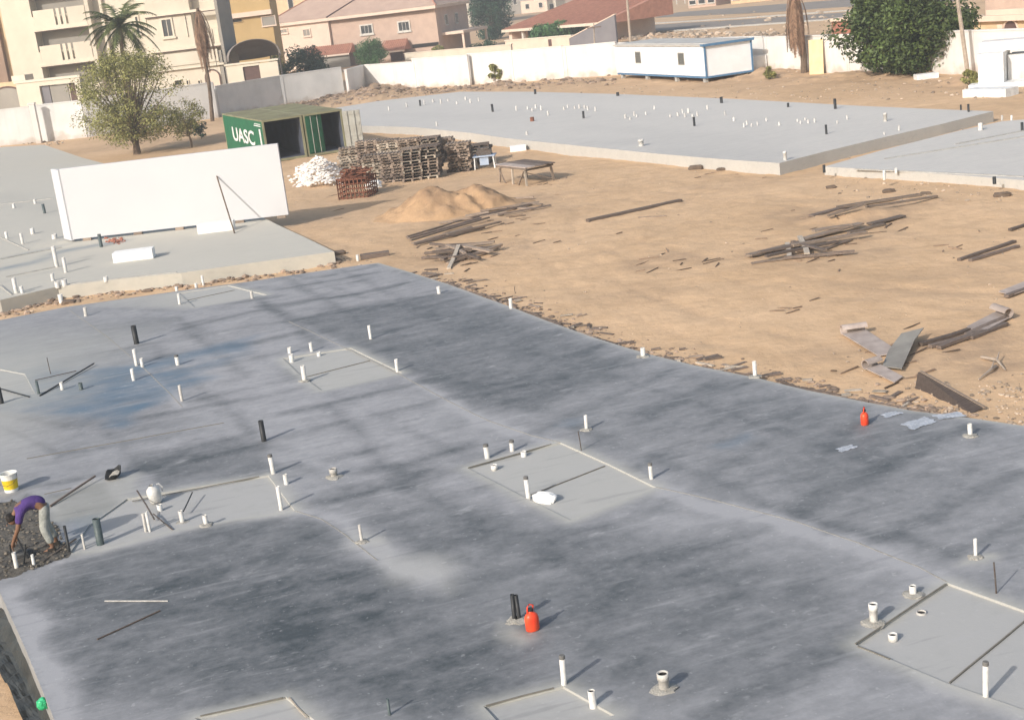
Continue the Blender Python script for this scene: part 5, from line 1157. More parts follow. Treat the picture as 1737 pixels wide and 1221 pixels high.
# ------------------------------------------------------------------ cabin
CL_, CM_, CR_ = P(1048, 133), P(1199, 141), P(1275, 129)
def cabin():
    fc = Facade(CL_, CM_); t = thing('site_cabin', 'white portable cabin with blue edges before the boundary wall', 'cabin', CL_, fc.rz)
    L_ = fc.L; D_ = (CR_ - CM_).length; H0, H1 = .32, 2.85
    b = MB(); b.box(.06, L_ - .06, .06, D_ - .06, H0 + .14, H1 - .1); obj('walls', b, M['cabin'], t)
    n = 12
    for i in range(n):
        x = .08 + (L_ - .16) * i / n; b = MB(); b.box(x + .02, x + (L_ - .16) / n - .02, .03, .058, H0 + .16, H1 - .12); obj('wall_panel', b, M['cabin'], t)
    b = MB(); b.box(-.12, L_ + .12, -.12, D_ + .12, H1 - .1, H1); b.box(-.02, L_ + .02, .2, D_ - .2, H1 + .002, H1 + .06); obj('roof', b, M['cabin_roof'], t)
    b = MB(); b.box(L_ + .125, L_ + .16, -.14, D_ + .14, H1 - .16, H1 + .03); b.box(L_ * .98, L_ + .12, -.165, -.125, H1 - .14, H1 + .02); obj('edge_trim', b, M['blue'], t)
    b = MB(); b.box(0, L_, 0, .12, H0, H0 + .14); b.box(0, L_, D_ - .12, D_, H0, H0 + .14); b.box(0, .12, .12, D_ - .12, H0, H0 + .14); b.box(L_ - .12, L_, .12, D_ - .12, H0, H0 + .14); obj('base_frame', b, M['blue'], t)
    for x, y in ((-.0, 0), (L_ - .1, 0), (L_ - .1, D_ - .1), (0, D_ - .1)):
        b = MB(); b.box(x - .01, x + .11, y - .01, y + .11, H0 + .14, H1 - .1); obj('corner_post', b, M['blue'] if x > 1 else M['cabin'], t)
    for x in (.5, L_ * .33, L_ * .66, L_ - .8):
        for y in (.1, D_ - .4): b = MB(); b.box(x, x + .4, y, y + .25, -.05, H0); obj('support_block', b, M['conc_lip'], t)
    for px0, py0, px1, py1 in ((1074, 89, 1090, 107), (1148, 91, 1162, 110)):
        u0, z1 = fc.uz(px0, py0); u1, z0 = fc.uz(px1, py1); uc = (u0 + u1) / 2; w_ = .55
        f = MB(); zc = (z0 + z1) / 2; h_ = .48
        f.box(uc - w_, uc - w_ + .07, -.01, .03, zc - h_, zc + h_); f.box(uc + w_ - .07, uc + w_, -.01, .03, zc - h_, zc + h_); f.box(uc - w_ + .07, uc + w_ - .07, -.01, .03, zc + h_ - .07, zc + h_); f.box(uc - w_ + .07, uc + w_ - .07, -.01, .03, zc - h_, zc - h_ + .07)
        for k in range(1, 6): f.box(uc - w_ + k * w_ / 3 - .012, uc - w_ + k * w_ / 3 + .012, -.02, .0, zc - h_ + .07, zc + h_ - .07)
        wd = obj('window', f, M['cont_grey'], t)
        g_ = MB(); g_.box(uc - w_ + .07, uc + w_ - .07, .01, .028, zc - h_ + .07, zc + h_ - .07); obj('pane', g_, M['glass'], wd)
cabin()

# ------------------------------------------------------------------ boundary walls
def wall(pts, label, h, m='plaster', th=.25, cope=True, tops=None):
    w_ = [P(*q_) for q_ in pts]; c = w_[0]; t = thing('boundary_wall', label, 'wall', c)
    hs = tops or [h] * (len(w_) - 1)
    for i, (a, b_) in enumerate(zip(w_[:-1], w_[1:])):
        a, b_ = a - c, b_ - c; b = MB(); mid = (a + b_) / 2; d = b_ - a; L_ = d.length; H_ = hs[i]
        b.box(-L_ / 2 - .02, L_ / 2 + .02 - .05, -th / 2, th / 2, -.3, H_ - .08); o = obj('wall_face', b, M[m], t, mid, math.atan2(d.y, d.x))
        if cope: b = MB(); b.box(-L_ / 2 - .04, L_ / 2 - .04, -th / 2 - .04, th / 2 + .04, H_ - .079, H_ + .015); obj('coping', b, M[m], t, mid, math.atan2(d.y, d.x))
        n_ = max(1, int(L_ / 6))
        for k in range(n_ + 1):
            x = -L_ / 2 + .2 + (L_ - .45) * k / n_; b = MB(); b.box(x - .14, x + .14, -th / 2 - .05, -th / 2 + .02, -.2, H_ - .1); obj('pilaster', b, M[m], t, mid, math.atan2(d.y, d.x)) if k % 2 == 0 else None
    return t
wall([(-120, 262), (62, 242)], 'pale grey wall section at the far left edge of the photo', 3.3, 'plaster_grey')
wall([(68, 241), (150, 233), (372, 200)], 'grey white boundary wall behind the feathery tree', 3.35, 'plaster_grey')
wall([(372, 199), (480, 179), (585, 163)], 'bluish white wall section above the green containers', 2.9, 'plaster_grey')
wall([(592, 163), (622, 153), (706, 149), (800, 145)], 'white boundary wall in front of the pink house', 3.0, tops=[2.6, 2.6, 2.9])
wall([(800, 144), (870, 140), (960, 134), (1050, 127)], 'white boundary wall between the pink house and the cabin', 3.0, tops=[2.95, 2.95, 2.9])
wall([(1050, 126), (1240, 122), (1300, 123)], 'white boundary wall behind the cabin', 2.75)
wall([(1302, 123), (1440, 124), (1560, 125)], 'white boundary wall right of the cabin with the yellow board', 2.7)
wall([(1562, 125), (1650, 127), (1860, 128)], 'white boundary wall behind the white box structure', 2.75)
# boards leaning by the left wall
for x0, x1, y, hp, m_, lab, z_ in [(30, 42, 236, 38, 'greywall', 'dark narrow board leaning on the left wall', .15), (43, 61, 238, 42, 'ply', 'pale door panel leaning on the left wall', .1)]:
    a, b_ = P(x0, y + 5), P(x1, y + 5 - .12 * (x1 - x0)); L_ = (b_ - a).length; h_ = hpx(x0, y, 0, hp); mb = MB(); mb.box(0, L_, -.03, .03, 0, h_); o = obj('door_panel', mb, M[m_], None, a, math.atan2(b_.y - a.y, b_.x - a.x)); o.rotation_euler[0] = -.12; tag(o, lab, 'panel')
a = P(67, 243); b = MB(); b.box(-.25, .25, -.25, .25, -.1, 3.5); b.box(-.3, .3, -.3, .3, 3.503, 3.62); tag(obj('gate_post', b, M['plaster'], None, a), 'white square gate post between the left wall sections', 'post')
# yellow board
a, b_ = P(1372, 127), P(1396, 125); fc = Facade(a, b_); b = MB(); b.box(0, fc.L, -.03, .03, 0, hpx(1372, 127, 0, 57)); o = obj('leaning_board', b, M['plank_yellow'], None, a, fc.rz); o.rotation_euler[0] = -.12; o.location.y -= .25; tag(o, 'tall yellow board leaning on the white wall right of the cabin', 'board')
o = None
a = P(1236, 130); 
a, b_ = P(1278, 124), P(1300, 121)
block(1276, 127, 1302, 30, 0, .8, 'small white plastered box against the wall right of the cabin', M['plaster_grey'], 0, 'wall_box', 'box')
# white structure at right
A_, B_ = P(1660, 152), P(1703, 149); fc = Facade(A_, B_); t = thing('block_structure', 'bright white block structure on a white plinth at the right edge', 'structure', A_, fc.rz)
hh = hpx(1660, 152, 0, 58); b = MB(); b.box(0, fc.L, 0, 2.6, .3, hh); obj('block', b, M['white_paint'], t)
b = MB(); b.box(-.5, fc.L + 1.6, -.35, 3.0, -.1, .3); obj('plinth', b, M['white_paint'], t)
b = MB(); b.box(fc.L + .05, fc.L + 4.5, 1.2, 3.2, .3, hh * .86); obj('side_block', b, M['plaster_grey'], t)
b = MB(); b.box(-.1, fc.L + 1.0, 1.2, 2.8, hh + .003, hh + .55); obj('top_box', b, M['plaster'], t)
a = P(1633, 166); b_ = P(1706, 165); fc2 = Facade(a, b_); b = MB(); b.box(0, fc2.L, 0, 1.2, -.05, hpx(1633, 166, 0, 13)); tag(obj('footing_block', b, M['white_paint'], None, a, fc2.rz), 'low white footing block in front of the white structure', 'block')
block(1556, 137, 1593, 9, 0, .8, 'low white slab block under the big dark tree', M['white_paint'], 0, 'kerb_block', 'block')

# ------------------------------------------------------------------ buildings
def window_on(parent, u0, u1, z0, z1, y=0.0, fm='frame', gm='glass', fw_=.1, name='window', sill=True, bars=0):
    f = MB(); f.box(u0 - fw_, u0, y - .12, y - .002, z0 - fw_, z1 + fw_); f.box(u1, u1 + fw_, y - .12, y - .002, z0 - fw_, z1 + fw_); f.box(u0, u1, y - .12, y - .002, z1, z1 + fw_); f.box(u0, u1, y - .12, y - .002, z0 - fw_, z0)
    if sill: f.box(u0 - fw_ * 1.6, u1 + fw_ * 1.6, y - .2, y - .123, z0 - fw_ * 1.6, z0 - fw_ * .4)
    for k in range(1, bars + 1):
        x = u0 + (u1 - u0) * k / (bars + 1); f.box(x - .03, x + .03, y - .06, y - .02, z0, z1)
    w_ = obj(name, f, M[fm], parent); g_ = MB(); g_.box(u0 + .002, u1 - .002, y - .04, y - .004, z0 + .002, z1 - .002); obj('pane', g_, M[gm], w_); return w_

# cream apartment building
A_, B_ = P(48, 221), P(393, 182); fc = Facade(A_, B_); L_ = fc.L
t = thing('apartment_building', 'cream apartment building with balconies behind the palms', 'building', A_, fc.rz)
U = lambda x, y: fc.uz(x, y)
HT = 15.5
b = MB(); b.box(0, L_, 1.3, 4.5, -.3, HT); obj('main_wall', b, M['cream'], t)
floors = [U(100, 44)[1], U(100, 105)[1]]; fh = floors[0] - floors[1]; levels = [floors[1] + fh * k for k in (-1, 0, 1, 2)]
uL0, uL1 = U(60, 60)[0], U(152, 60)[0]
for lv in levels[1:]:
    b = MB(); b.box(uL0, uL1, 0, 1.29, lv - .18, lv + .1); b.box(uL0, uL0 + .15, .0, 1.29, lv + .1, lv + 1.15); obj('balcony', b, M['cream_lit'], t)
    for u0, u1, mm in ((uL0 + .16, uL0 + (uL1 - uL0) * .42, 'cream_lit'), (uL0 + (uL1 - uL0) * .46, uL0 + (uL1 - uL0) * .52, 'cream_lit'), (uL0 + (uL1 - uL0) * .56, uL0 + (uL1 - uL0) * .62, 'cream_lit'), (uL0 + (uL1 - uL0) * .66, uL1 - .05, 'cream')):
        b = MB(); b.box(u0, u1, 0, .14, lv + .1, lv + 1.75); obj('parapet', b, M[mm], t)
    b = MB(); b.box(uL0 - .1, uL1 + .1, -.1, .2, lv - .35, lv - .183); obj('cornice', b, M['cream_lit'], t)
    b = MB(); b.box(uL0 + .16, uL1, 1.24, 1.297, lv - fh + 1.2, lv - .36); obj('recess_shade', b, M['grey_and_shade'], t)  # darker panel that paints shade onto the recess back wall
    b = MB(); b.box(uL0 - .05, uL1 + .05, -.03, .25, lv - .43, lv - .352); obj('ledge_shade', b, M['door_brown'], t)  # dark strip painting the shade line under the balcony slab
b = MB(); b.box(uL1 + .05, uL1 + .45, -.05, 1.29, -.2, HT); obj('column', b, M['cream'], t)
b = MB(); b.box(uL1 + 1.2, uL1 + 1.5, .9, 1.29, -.2, HT); obj('pipe_duct', b, M['cream_lit'], t)
b = MB(); b.box(-.4, uL0 - .02, .05, 1.29, -.2, HT); obj('column', b, M['cream_lit'], t)
uM0, uM1 = U(252, 60)[0], U(328, 60)[0]
b = MB(); b.box(uM0, uM1, .2, 1.29, levels[0], HT); obj('bay_wall', b, M['cream'], t)
for px in ((273, 35, 293, 61),):
    u0, z1 = U(px[0], px[1]); u1, z0 = U(px[2], px[3]); window_on(t, u0, u1, z0, z1, .2, 'cream_lit', 'glass', .18, bars=1)
u0, z1 = U(313, 28); u1, z0 = U(317, 62); window_on(t, u0, u1, z0, z1, .2, 'cream_lit', 'dark', .06, sill=False)
for k, lv in enumerate(levels[1:]):
    zz = U(300, 22)[1] + (k - 1) * fh; b = MB(); b.box(uM0 - .1, L_ + .05, -.1, .19, zz - .15, zz + .12); obj('cornice', b, M['cream_lit'], t); b = MB(); b.box(uM0 - .05, L_ + .0, -.04, .19, zz - .25, zz - .152); obj('ledge_shade', b, M['door_brown'], t)  # dark strip below each ledge is painted shade
zb0, zb1 = U(300, 112)[1], U(300, 91)[1]
b = MB(); b.box(uM0, L_ - .4, -.5, -.36, zb0, zb1); b.box(uM0, L_ - .4, -.36, 1.28, zb0 - .2, zb0 - .003); obj('balcony', b, M['cream'], t)
b = MB(); b.box(uM0 - .05, L_ + .1, -.6, -.4, zb0 - .4, zb0 - .205); obj('cornice', b, M['cream_lit'], t)
uR0 = U(345, 60)[0]
b = MB(); b.box(uR0, L_ - .05, .3, 1.29, U(360, 82)[1], U(360, 48)[1]); obj('balcony', b, M['cream_lit'], t)
for px0, px1 in ((357, 361), (369, 372)):
    u0, z1 = U(px0, 50); u1, z0 = U(px1, 74); window_on(t, u0, u1, z0, z1, .3, 'cream_lit', 'dark', .05, sill=False)
b = MB(); b.box(L_ - .4, L_ - .06, -.35, .3, -.2, U(385, 84)[1]); obj('column', b, M['grey_and_shade'], t)
b = MB(); b.box(L_ + .003, L_ + .3, -.2, 4.5, -.2, HT); obj('side_wall', b, M['grey_and_shade'], t)
u0, z1 = U(183, 62); u1, z0 = U(193, 72); window_on(t, u0, u1, z0, z1, 1.3, 'cream_lit', 'dark', .1)
for px in (222, 240):
    u0, z1 = U(px, 30); u1, z0 = U(px + 9, 58); window_on(t, u0, u1, z0, z1, 1.3, 'cream_lit', 'glass', .12)
for px in (274, 288):                                         # arched ground floor windows
    u0, z0 = U(px, 142); u1, z1 = U(px + 11, 126); window_on(t, u0, u1, z0, z1, -.0 + 1.3, 'cream_lit', 'glass', .12, 'window')
# ground-floor front with arch
b = MB(); b.box(uM0 - 2, L_ - .45, -.3, 1.28, -.2, zb0 - .42); obj('ground_floor_wall', b, M['cream'], t)
def arch(parent, uc, z0, w_, h_, y, m1, m2):
    f = MB(); n = 12; ro, ri = w_ / 2 + .13, w_ / 2
    for k in range(n):
        a0, a1 = math.pi * k / n, math.pi * (k + 1) / n
        q_ = [(uc + r * math.cos(a), y_, z0 + h_ - w_ / 2 + r * math.sin(a)) for y_ in (y - .12, y - .003) for r, a in ((ri, a0), (ro, a0), (ro, a1), (ri, a1))]
        f.add(q_, [(0, 1, 2, 3), (7, 6, 5, 4), (0, 4, 5, 1), (1, 5, 6, 2), (2, 6, 7, 3), (3, 7, 4, 0)])
    f.box(uc - ro, uc - ri, y - .12, y - .003, z0, z0 + h_ - w_ / 2); f.box(uc + ri, uc + ro, y - .12, y - .003, z0, z0 + h_ - w_ / 2)
    o = obj('arched_door', f, M[m1], parent); g_ = MB(); g_.prism([(uc + ri * math.cos(math.pi * k / n), z0 + h_ - w_ / 2 + ri * math.sin(math.pi * k / n)) for k in range(n + 1)] + [(uc - ri, z0), (uc + ri, z0)], 0, .04)
    g_.v = [(v[0], y - .05 + v[2], v[1]) for v in g_.v]; obj('door_leaf', g_, M[m2], o)
u_, z_ = U(364, 140); arch(t, u_, z_ - .8, 1.4, U(364, 119)[1] - z_ + .8, -.3, 'door_brown', 'pink_pale')
for px in (298, 318, 338):
    u0, z1 = U(px, 137); u1, z0 = U(px + (13 if px == 298 else 4), 143); window_on(t, u0, u1, z0, z1, -.3, 'cream_lit', 'dark', .08, sill=False)
# villa gate wall in front of it
A2, B2 = P(52, 231), P(160, 222); fg = Facade(A2, B2); g = thing('gate_wall', 'cream gate portal with grey double gate behind the left wall', 'gate', A2, fg.rz)
u0, z1 = fg.uz(70, 146); u1, z0 = fg.uz(136, 172); zt = fg.uz(60, 139)[1]
b = MB(); b.box(-.3, u0, -.3, .3, -.2, zt); b.box(u1, u1 + .7, -.3, .3, -.2, zt); b.box(u0, u1, -.3, .3, z1, zt); obj('portal', b, M['cream'], g)
b = MB(); b.box(-.45, u1 + .85, -.4, .4, zt + .003, zt + .22); obj('coping', b, M['cream_lit'], g)
w1 = (u1 - u0) * .22
b = MB(); b.box(u0, u0 + w1, -.05, .05, 0, z1); obj('gate_leaf', b, M['greywall'], g)
b = MB(); b.box(u0 + w1 + .1, u1 - w1 * 1.2, -.03, .07, 0, z1 - .1); obj('gate_leaf', b, M['grey_and_shade'], g)
b = MB(); b.box(u1 - w1 * 1.1, u1, .08, .12, 0, z1); obj('gate_leaf', b, M['door_brown'], g)
# left edge building
A_, B_ = P(-170, 236), P(30, 214); fc = Facade(A_, B_); t = thing('apartment_building', 'tall yellow building with brown shade coloured on its lower wall at the left edge of the photo', 'building', A_, fc.rz)
zt = fc.uz(10, 20)[1]; b = MB(); b.box(0, fc.L, 0, 12, -.2, zt); obj('main_wall', b, M['shaded_wall'], t)
b = MB(); b.box(-.2, fc.L + .3, -.4, 12.2, zt + .003, zt + 4); obj('upper_storey', b, M['sandy'], t)
z0 = fc.uz(38, 64)[1]; u0 = fc.uz(26, 40)[0]; b = MB(); b.box(u0, fc.L + .9, -.6, .6, z0, zt + 4.4); b.box(fc.L + .003, fc.L + .6, .6, 10, -.2, zt + 4); obj('corner_tower', b, M['sandy'], t)
window_on(t, fc.uz(10, 50)[0], fc.uz(15, 50)[0], fc.uz(12, 62)[1], fc.uz(12, 50)[1], 0, 'shaded_wall', 'dark', .1)
A2, B2 = P(-60, 236), P(48, 228); fg = Facade(A2, B2); g = thing('arched_gate_wall', 'low tan gate wall with a flat arch at the left edge', 'gate', A2, fg.rz)
zt = fg.uz(20, 139)[1]; b = MB(); b.box(0, fg.L, 0, .5, -.2, zt); obj('wall_face', b, M['sandy'], g)
b = MB(); n = 14; u0, u1 = fg.uz(-20, 150)[0], fg.uz(43, 150)[0]; uc = (u0 + u1) / 2; zm = fg.uz(20, 147)[1]; zl = fg.uz(20, 158)[1]
pp = [(u0 + (u1 - u0) * k / n, zl + (zm - zl) * math.sin(math.pi * k / n)) for k in range(n + 1)]
for (a0, b0), (a1, b1) in zip(pp[:-1], pp[1:]): b.beam((a0, -.06, b0), (a1, -.06, b1), .12, .14)
obj('arch_moulding', b, M['door_brown'], g)
b = MB(); b.prism(pp + [(u1, .0), (u0, .0)], 0, .04); b.v = [(v[0], -.044 + v[2], v[1]) for v in b.v]; obj('gate_leaf', b, M['grey_and_shade'], g)
b = MB(); b.box(fg.uz(24, 136)[0], fg.uz(47, 136)[0], -.3, .8, zt + .003, zt + .55); obj('coping', b, M['cream_lit'], g)

# yellow building behind
A_, B_ = P(380, 152), P(478, 141); fc = Facade(A_, B_); t = thing('ochre_building', 'ochre yellow building between the cream block and the pink house', 'building', A_, fc.rz)
b = MB(); b.box(-9, fc.L, 0, 3, -.2, 16); obj('main_wall', b, M['yellow'], t)
z_ = fc.uz(430, 23)[1]; b = MB(); b.box(-9.1, fc.L + .2, -.5, -.003, z_ - .35, z_ + .25); obj('cornice', b, M['pink_pale'], t)
u0, z1 = fc.uz(395, 34); u1, z0 = fc.uz(411, 37); window_on(t, u0, u1, z0, z1, 0, 'yellow', 'dark', .08, sill=False)
u0, z1 = fc.uz(444, 30); u1, z0 = fc.uz(468, 42); window_on(t, u0, u1, z0, z1, 0, 'pink_pale', 'grey_and_shade', .1)
# canopy
A_, B_ = P(398, 182), P(486, 170); fc = Facade(A_, B_); t = thing('car_canopy', 'grey domed canvas canopy above a gate beside the cream block', 'canopy', A_, fc.rz)
zt = fc.uz(430, 66)[1]; zb = fc.uz(430, 100)[1]; n = 16; b = MB(); vs = []
for i in range(n + 1):
    a = math.pi * i / n
    for j in range(7): vs.append((fc.L * (.5 - .5 * math.cos(a)), -1.5 + j * 1.3, zb + (zt - zb) * math.sin(a) ** .8 * (1 - .03 * j * j)))
b.add(vs, [(i * 7 + j, (i + 1) * 7 + j, (i + 1) * 7 + j + 1, i * 7 + j + 1) for i in range(n) for j in range(6)]); o = obj('canvas', b, M['awning'], t, smooth=True); sm = o.modifiers.new('t', 'SOLIDIFY'); sm.thickness = .06
for x, y in ((.2, -1.3), (fc.L - .2, -1.3), (.2, 6), (fc.L - .2, 6)): b = MB(); b.tube([(x, y, -.1), (x, y, zb + .25)], .08, 8); obj('post', b, M['steel'], t)
A_, B_ = P(396, 186), P(482, 176); fc = Facade(A_, B_); t = thing('gate_wall', 'pale gate portal with brown gate under the canopy', 'gate', A_, fc.rz)
u0, z1 = fc.uz(412, 114); u1, z0 = fc.uz(443, 130); zt = fc.uz(440, 106)[1]
b = MB(); b.box(0, u0, -.2, .2, -.2, zt); b.box(u1, fc.L, -.2, .2, -.2, zt * .98); b.box(u0, u1, -.2, .2, z1, zt); obj('portal', b, M['cream_lit'], t)
b = MB(); b.box(-.15, fc.L + .1, -.3, .3, zt + .003, zt + .18); obj('coping', b, M['cream_lit'], t)
b = MB(); b.box(u0, u1, -.04, .04, 0, z1); obj('gate_leaf', b, M['door_brown'], t)

# pink house
A_, M_, B_ = P(470, 125), P(748, 96), P(803, 89)
fc = Facade(A_, M_); L_ = fc.L; t = thing('pink_house', 'two storey pink stone house with tiled porch roofs', 'house', A_, fc.rz)
ze = fc.uz(620, 27)[1]; D_ = 13
b = MB(); b.box(0, L_, 0, D_, -.3, ze); obj('wall', b, M['pink'], t)
ux = fc.uz(562, 60)[0]; b = MB(); b.box(-.0, ux, -.5, -.003, -.3, ze - .02); obj('projecting_bay', b, M['pink_pale'], t)
b = MB(); b.box(-.5, L_ + .45, -.95, -.503, ze - .12, ze + .34); b.box(L_ + .003, L_ + .5, -.5, D_, ze - .1, ze + .32); obj('eaves', b, M['pink_pale'], t)
zr = ze + 3.6; e = .6
b = MB(); b.add([(-e, -e - .4, ze + .35), (L_ + e, -e - .4, ze + .35), (L_ + e, D_ + e, ze + .35), (-e, D_ + e, ze + .35), (4.5, D_ / 2, zr), (L_ - 4.5, D_ / 2, zr)], [(0, 1, 5, 4), (1, 2, 5), (2, 3, 4, 5), (3, 0, 4), (3, 2, 1, 0)]); rf = obj('roof', b, M['roof_pink'], t)
b = MB(); b.tube([(-e, -e - .4, ze + .38), (4.5, D_ / 2, zr + .03), (L_ - 4.5, D_ / 2, zr + .03), (L_ + e, -e - .4, ze + .38)], .12, 6); obj('ridge_tiles', b, M['roof_tile'], rf)
ur = fc.uz(558, 25)[0]; b = MB(); b.tube([(ur, -e - .45, ze + .42), (ur + 3.2, D_ * .35, zr - .8)], .1, 6); obj('valley', b, M['door_brown'], rf)
for x0, y0, x1, y1 in ((612, 45, 632, 56), (676, 39, 695, 51)):
    u0, z1 = fc.uz(x0, y0); u1, z0 = fc.uz(x1, y1); window_on(t, u0, u1, z0, z1, 0, 'frame', 'glass', .2, bars=2)
for x0, y0, x1, y1 in ((517, 51, 529, 60), (479, 51, 490, 55)):
    u0, z1 = fc.uz(x0, y0); u1, z0 = fc.uz(x1, y1); window_on(t, u0, u1, z0, z1, -.5, 'pink_pale', 'grey_and_shade', .15, bars=1)
def porch(x0, x1, yt, yb, dep):
    u0, u1 = fc.uz(x0, yb)[0], fc.uz(x1, yb)[0]; zt, zb = fc.uz((x0 + x1) / 2, yt)[1], fc.uz((x0 + x1) / 2, yb)[1]
    b = MB(); b.add([(u0, -dep, zb), (u1, -dep, zb), (u1 - .4, -.503, zt), (u0 + .4, -.503, zt), (u0, -.503, zb), (u1, -.503, zb)], [(0, 1, 2, 3), (1, 5, 2), (4, 0, 3), (4, 5, 1, 0)]); o = obj('porch_roof', b, M['roof_tile'], t)
    b = MB(); k = int((u1 - u0) / .35)
    for i in range(k):
        x = u0 + .1 + (u1 - u0 - .2) * i / k; b.beam((x, -dep, zb + .03), (x * .97 + .03 * (u0 + u1) / 2, -.52, zt + .03), .14, .07)
    obj('roof_tiles', b, M['roof_tile'], o)
    b = MB(); b.box(u0 + .1, u1 - .1, -dep - .06, -dep + .2, zb - .25, zb - .004); obj('fascia', b, M['pink_pale'], t)
    return u0, u1, zb
pu0, pu1, pz = porch(520, 608, 77, 92, 3.0); b = MB(); b.box(pu0 + .6, pu1 - .3, -2.6, -2.4, -.3, pz - .26); obj('porch_wall', b, M['grey_and_shade'], t)
pu0, pu1, pz = porch(655, 700, 67, 84, 3.0)
u0, z1 = fc.uz(664, 86); u1, z0 = fc.uz(686, 106); b = MB(); b.box(u0, u1, -.6, -.505, -.2, z1); dd = obj('door', b, M['door_brown'], t)
b = MB(); b.box(fc.uz(700, 78)[0], L_ - .1, -.12, -.004, fc.uz(720, 80)[1], fc.uz(720, 74)[1]); obj('shaded_opening', b, M['dark'], t)  # solid dark strip; the shade of the opening is in its colour
fs = Facade(M_, B_)
for x0, y0, x1, y1 in ((757, 28, 764, 40), (776, 25, 782, 36)):
    pass
for yy in (3.2, 7.4):
    f = MB(); f.box(L_ + .003, L_ + .1, yy, yy + 1.2, 4.2, 5.8); w_ = obj('window', f, M['frame'], t); g_ = MB(); g_.box(L_ + .101, L_ + .12, yy + .12, yy + 1.08, 4.32, 5.68); obj('pane', g_, M['glass'], w_)
b = MB(); b.box(L_ + .003, L_ + 3.4, 1.5, D_ - 1, 2.9, 3.3); b.box(L_ + 3.0, L_ + 3.3, 1.7, 2.0, -.2, 2.897); b.box(L_ + 3.0, L_ + 3.3, D_ - 1.5, D_ - 1.2, -.2, 2.897); obj('carport', b, M['pink_pale'], t)
b = MB(); w0 = P(690, 112); w1 = P(870, 98); fw2 = Facade(w0, w1); gw = thing('garden_wall', 'low beige garden wall right of the pink house', 'wall', w0, fw2.rz); b.box(0, fw2.L, -.15, .15, -.2, 1.6); obj('wall_face', b, M['cream'], gw)
b = MB(); b.box(-.1, fw2.L + .1, -.2, .2, 1.603, 1.7); obj('coping', b, M['cream_lit'], gw)

# red roofed house
A_, B_ = P(866, 82), P(1000, 74); fc = Facade(A_, B_); L_ = fc.L; t = thing('bungalow', 'low house with a red tiled roof and open verandah', 'house', A_, fc.rz)
ze = fc.uz(930, 45)[1]; D_ = 12
b = MB(); b.box(0, L_, 2.6, D_, -.2, ze); obj('wall', b, M['pink_pale'], t)
b = MB(); b.box(0, .7, 0, 2.597, -.2, ze); obj('side_wing', b, M['pink_pale'], t)
b = MB(); b.add([(-.6, -.7, ze), (L_ + 4, -.7, ze), (L_ + 4, D_, ze + 3.0), (2.2, D_, ze + 3.0), (-.6, -.7, ze - .3), (L_ + 4, -.7, ze - .3), (L_ + 4, D_, ze - .3), (2.2, D_, ze - .3)], [(0, 1, 2, 3), (7, 6, 5, 4), (4, 5, 1, 0), (5, 6, 2, 1), (6, 7, 3, 2), (7, 4, 0, 3)]); rf = obj('roof', b, M['roof_tile'], t)
b = MB(); k = int((L_ + 4) / .5)
for i in range(k):
    x = -.4 + (L_ + 4.2) * i / k; b.beam((x, -.75, ze + .04), (x * .86 + 2.0, D_, ze + 3.04), .2, .1)
obj('roof_tiles', b, M['roof_tile'], rf)
b = MB(); b.box(-.6, L_ + 4, -.85, -.703, ze - .35, ze + .02); obj('fascia', b, M['cream_lit'], t)
for x in (889, 922, 950): u0 = fc.uz(x, 60)[0]; b = MB(); b.box(u0 - .2, u0 + .2, -.3, .1, -.2, ze - .36); obj('verandah_post', b, M['frame'], t)
for x0, x1 in ((872, 884), (905, 918)): u0, u1 = fc.uz(x0, 60)[0], fc.uz(x1, 60)[0]; window_on(t, u0, u1, .9, 2.4, 2.6, 'frame', 'dark', .12)
A2, B2 = P(860, 88), P(972, 80); fg = Facade(A2, B2); g = thing('garden_wall', 'pale pink garden wall before the red roofed house', 'wall', A2, fg.rz)
zt = fg.uz(900, 67)[1]; b = MB(); b.box(0, fg.L, -.15, .15, -.2, zt); obj('wall_face', b, M['pink_pale'], g); b = MB(); b.box(-.1, fg.L + .1, -.22, .22, zt + .003, zt + .16); obj('coping', b, M['cream_lit'], g)
b = MB(); u0 = fg.uz(932, 75)[0]; b.box(u0, u0 + .6, -.2, -.153, zt - 1.1, zt - .2); obj('vent', b, M['door_brown'], g)
# grey gable side wall
A2, B2 = P(968, 82), P(1048, 76); fg = Facade(A2, B2); zt0, zt1 = fg.uz(968, 66)[1], fg.uz(1046, 25)[1]
b = MB(); b.add([(0, -.15, -.2), (fg.L, -.15, -.2), (fg.L, -.15, zt1), (0, -.15, zt0), (0, .15, -.2), (fg.L, .15, -.2), (fg.L, .15, zt1), (0, .15, zt0)], [(0, 1, 2, 3), (7, 6, 5, 4), (0, 4, 5, 1), (1, 5, 6, 2), (2, 6, 7, 3), (3, 7, 4, 0)])
g = thing('screen_wall', 'sloping grey side wall right of the red roofed house', 'wall', A2, fg.rz); obj('wall_face', b, M['greywall'], g)
b = MB(); b.beam((-.1, 0, zt0 + .06), (fg.L + .1, 0, zt1 + .06), .4, .12); obj('coping', b, M['pink_pale'], g)

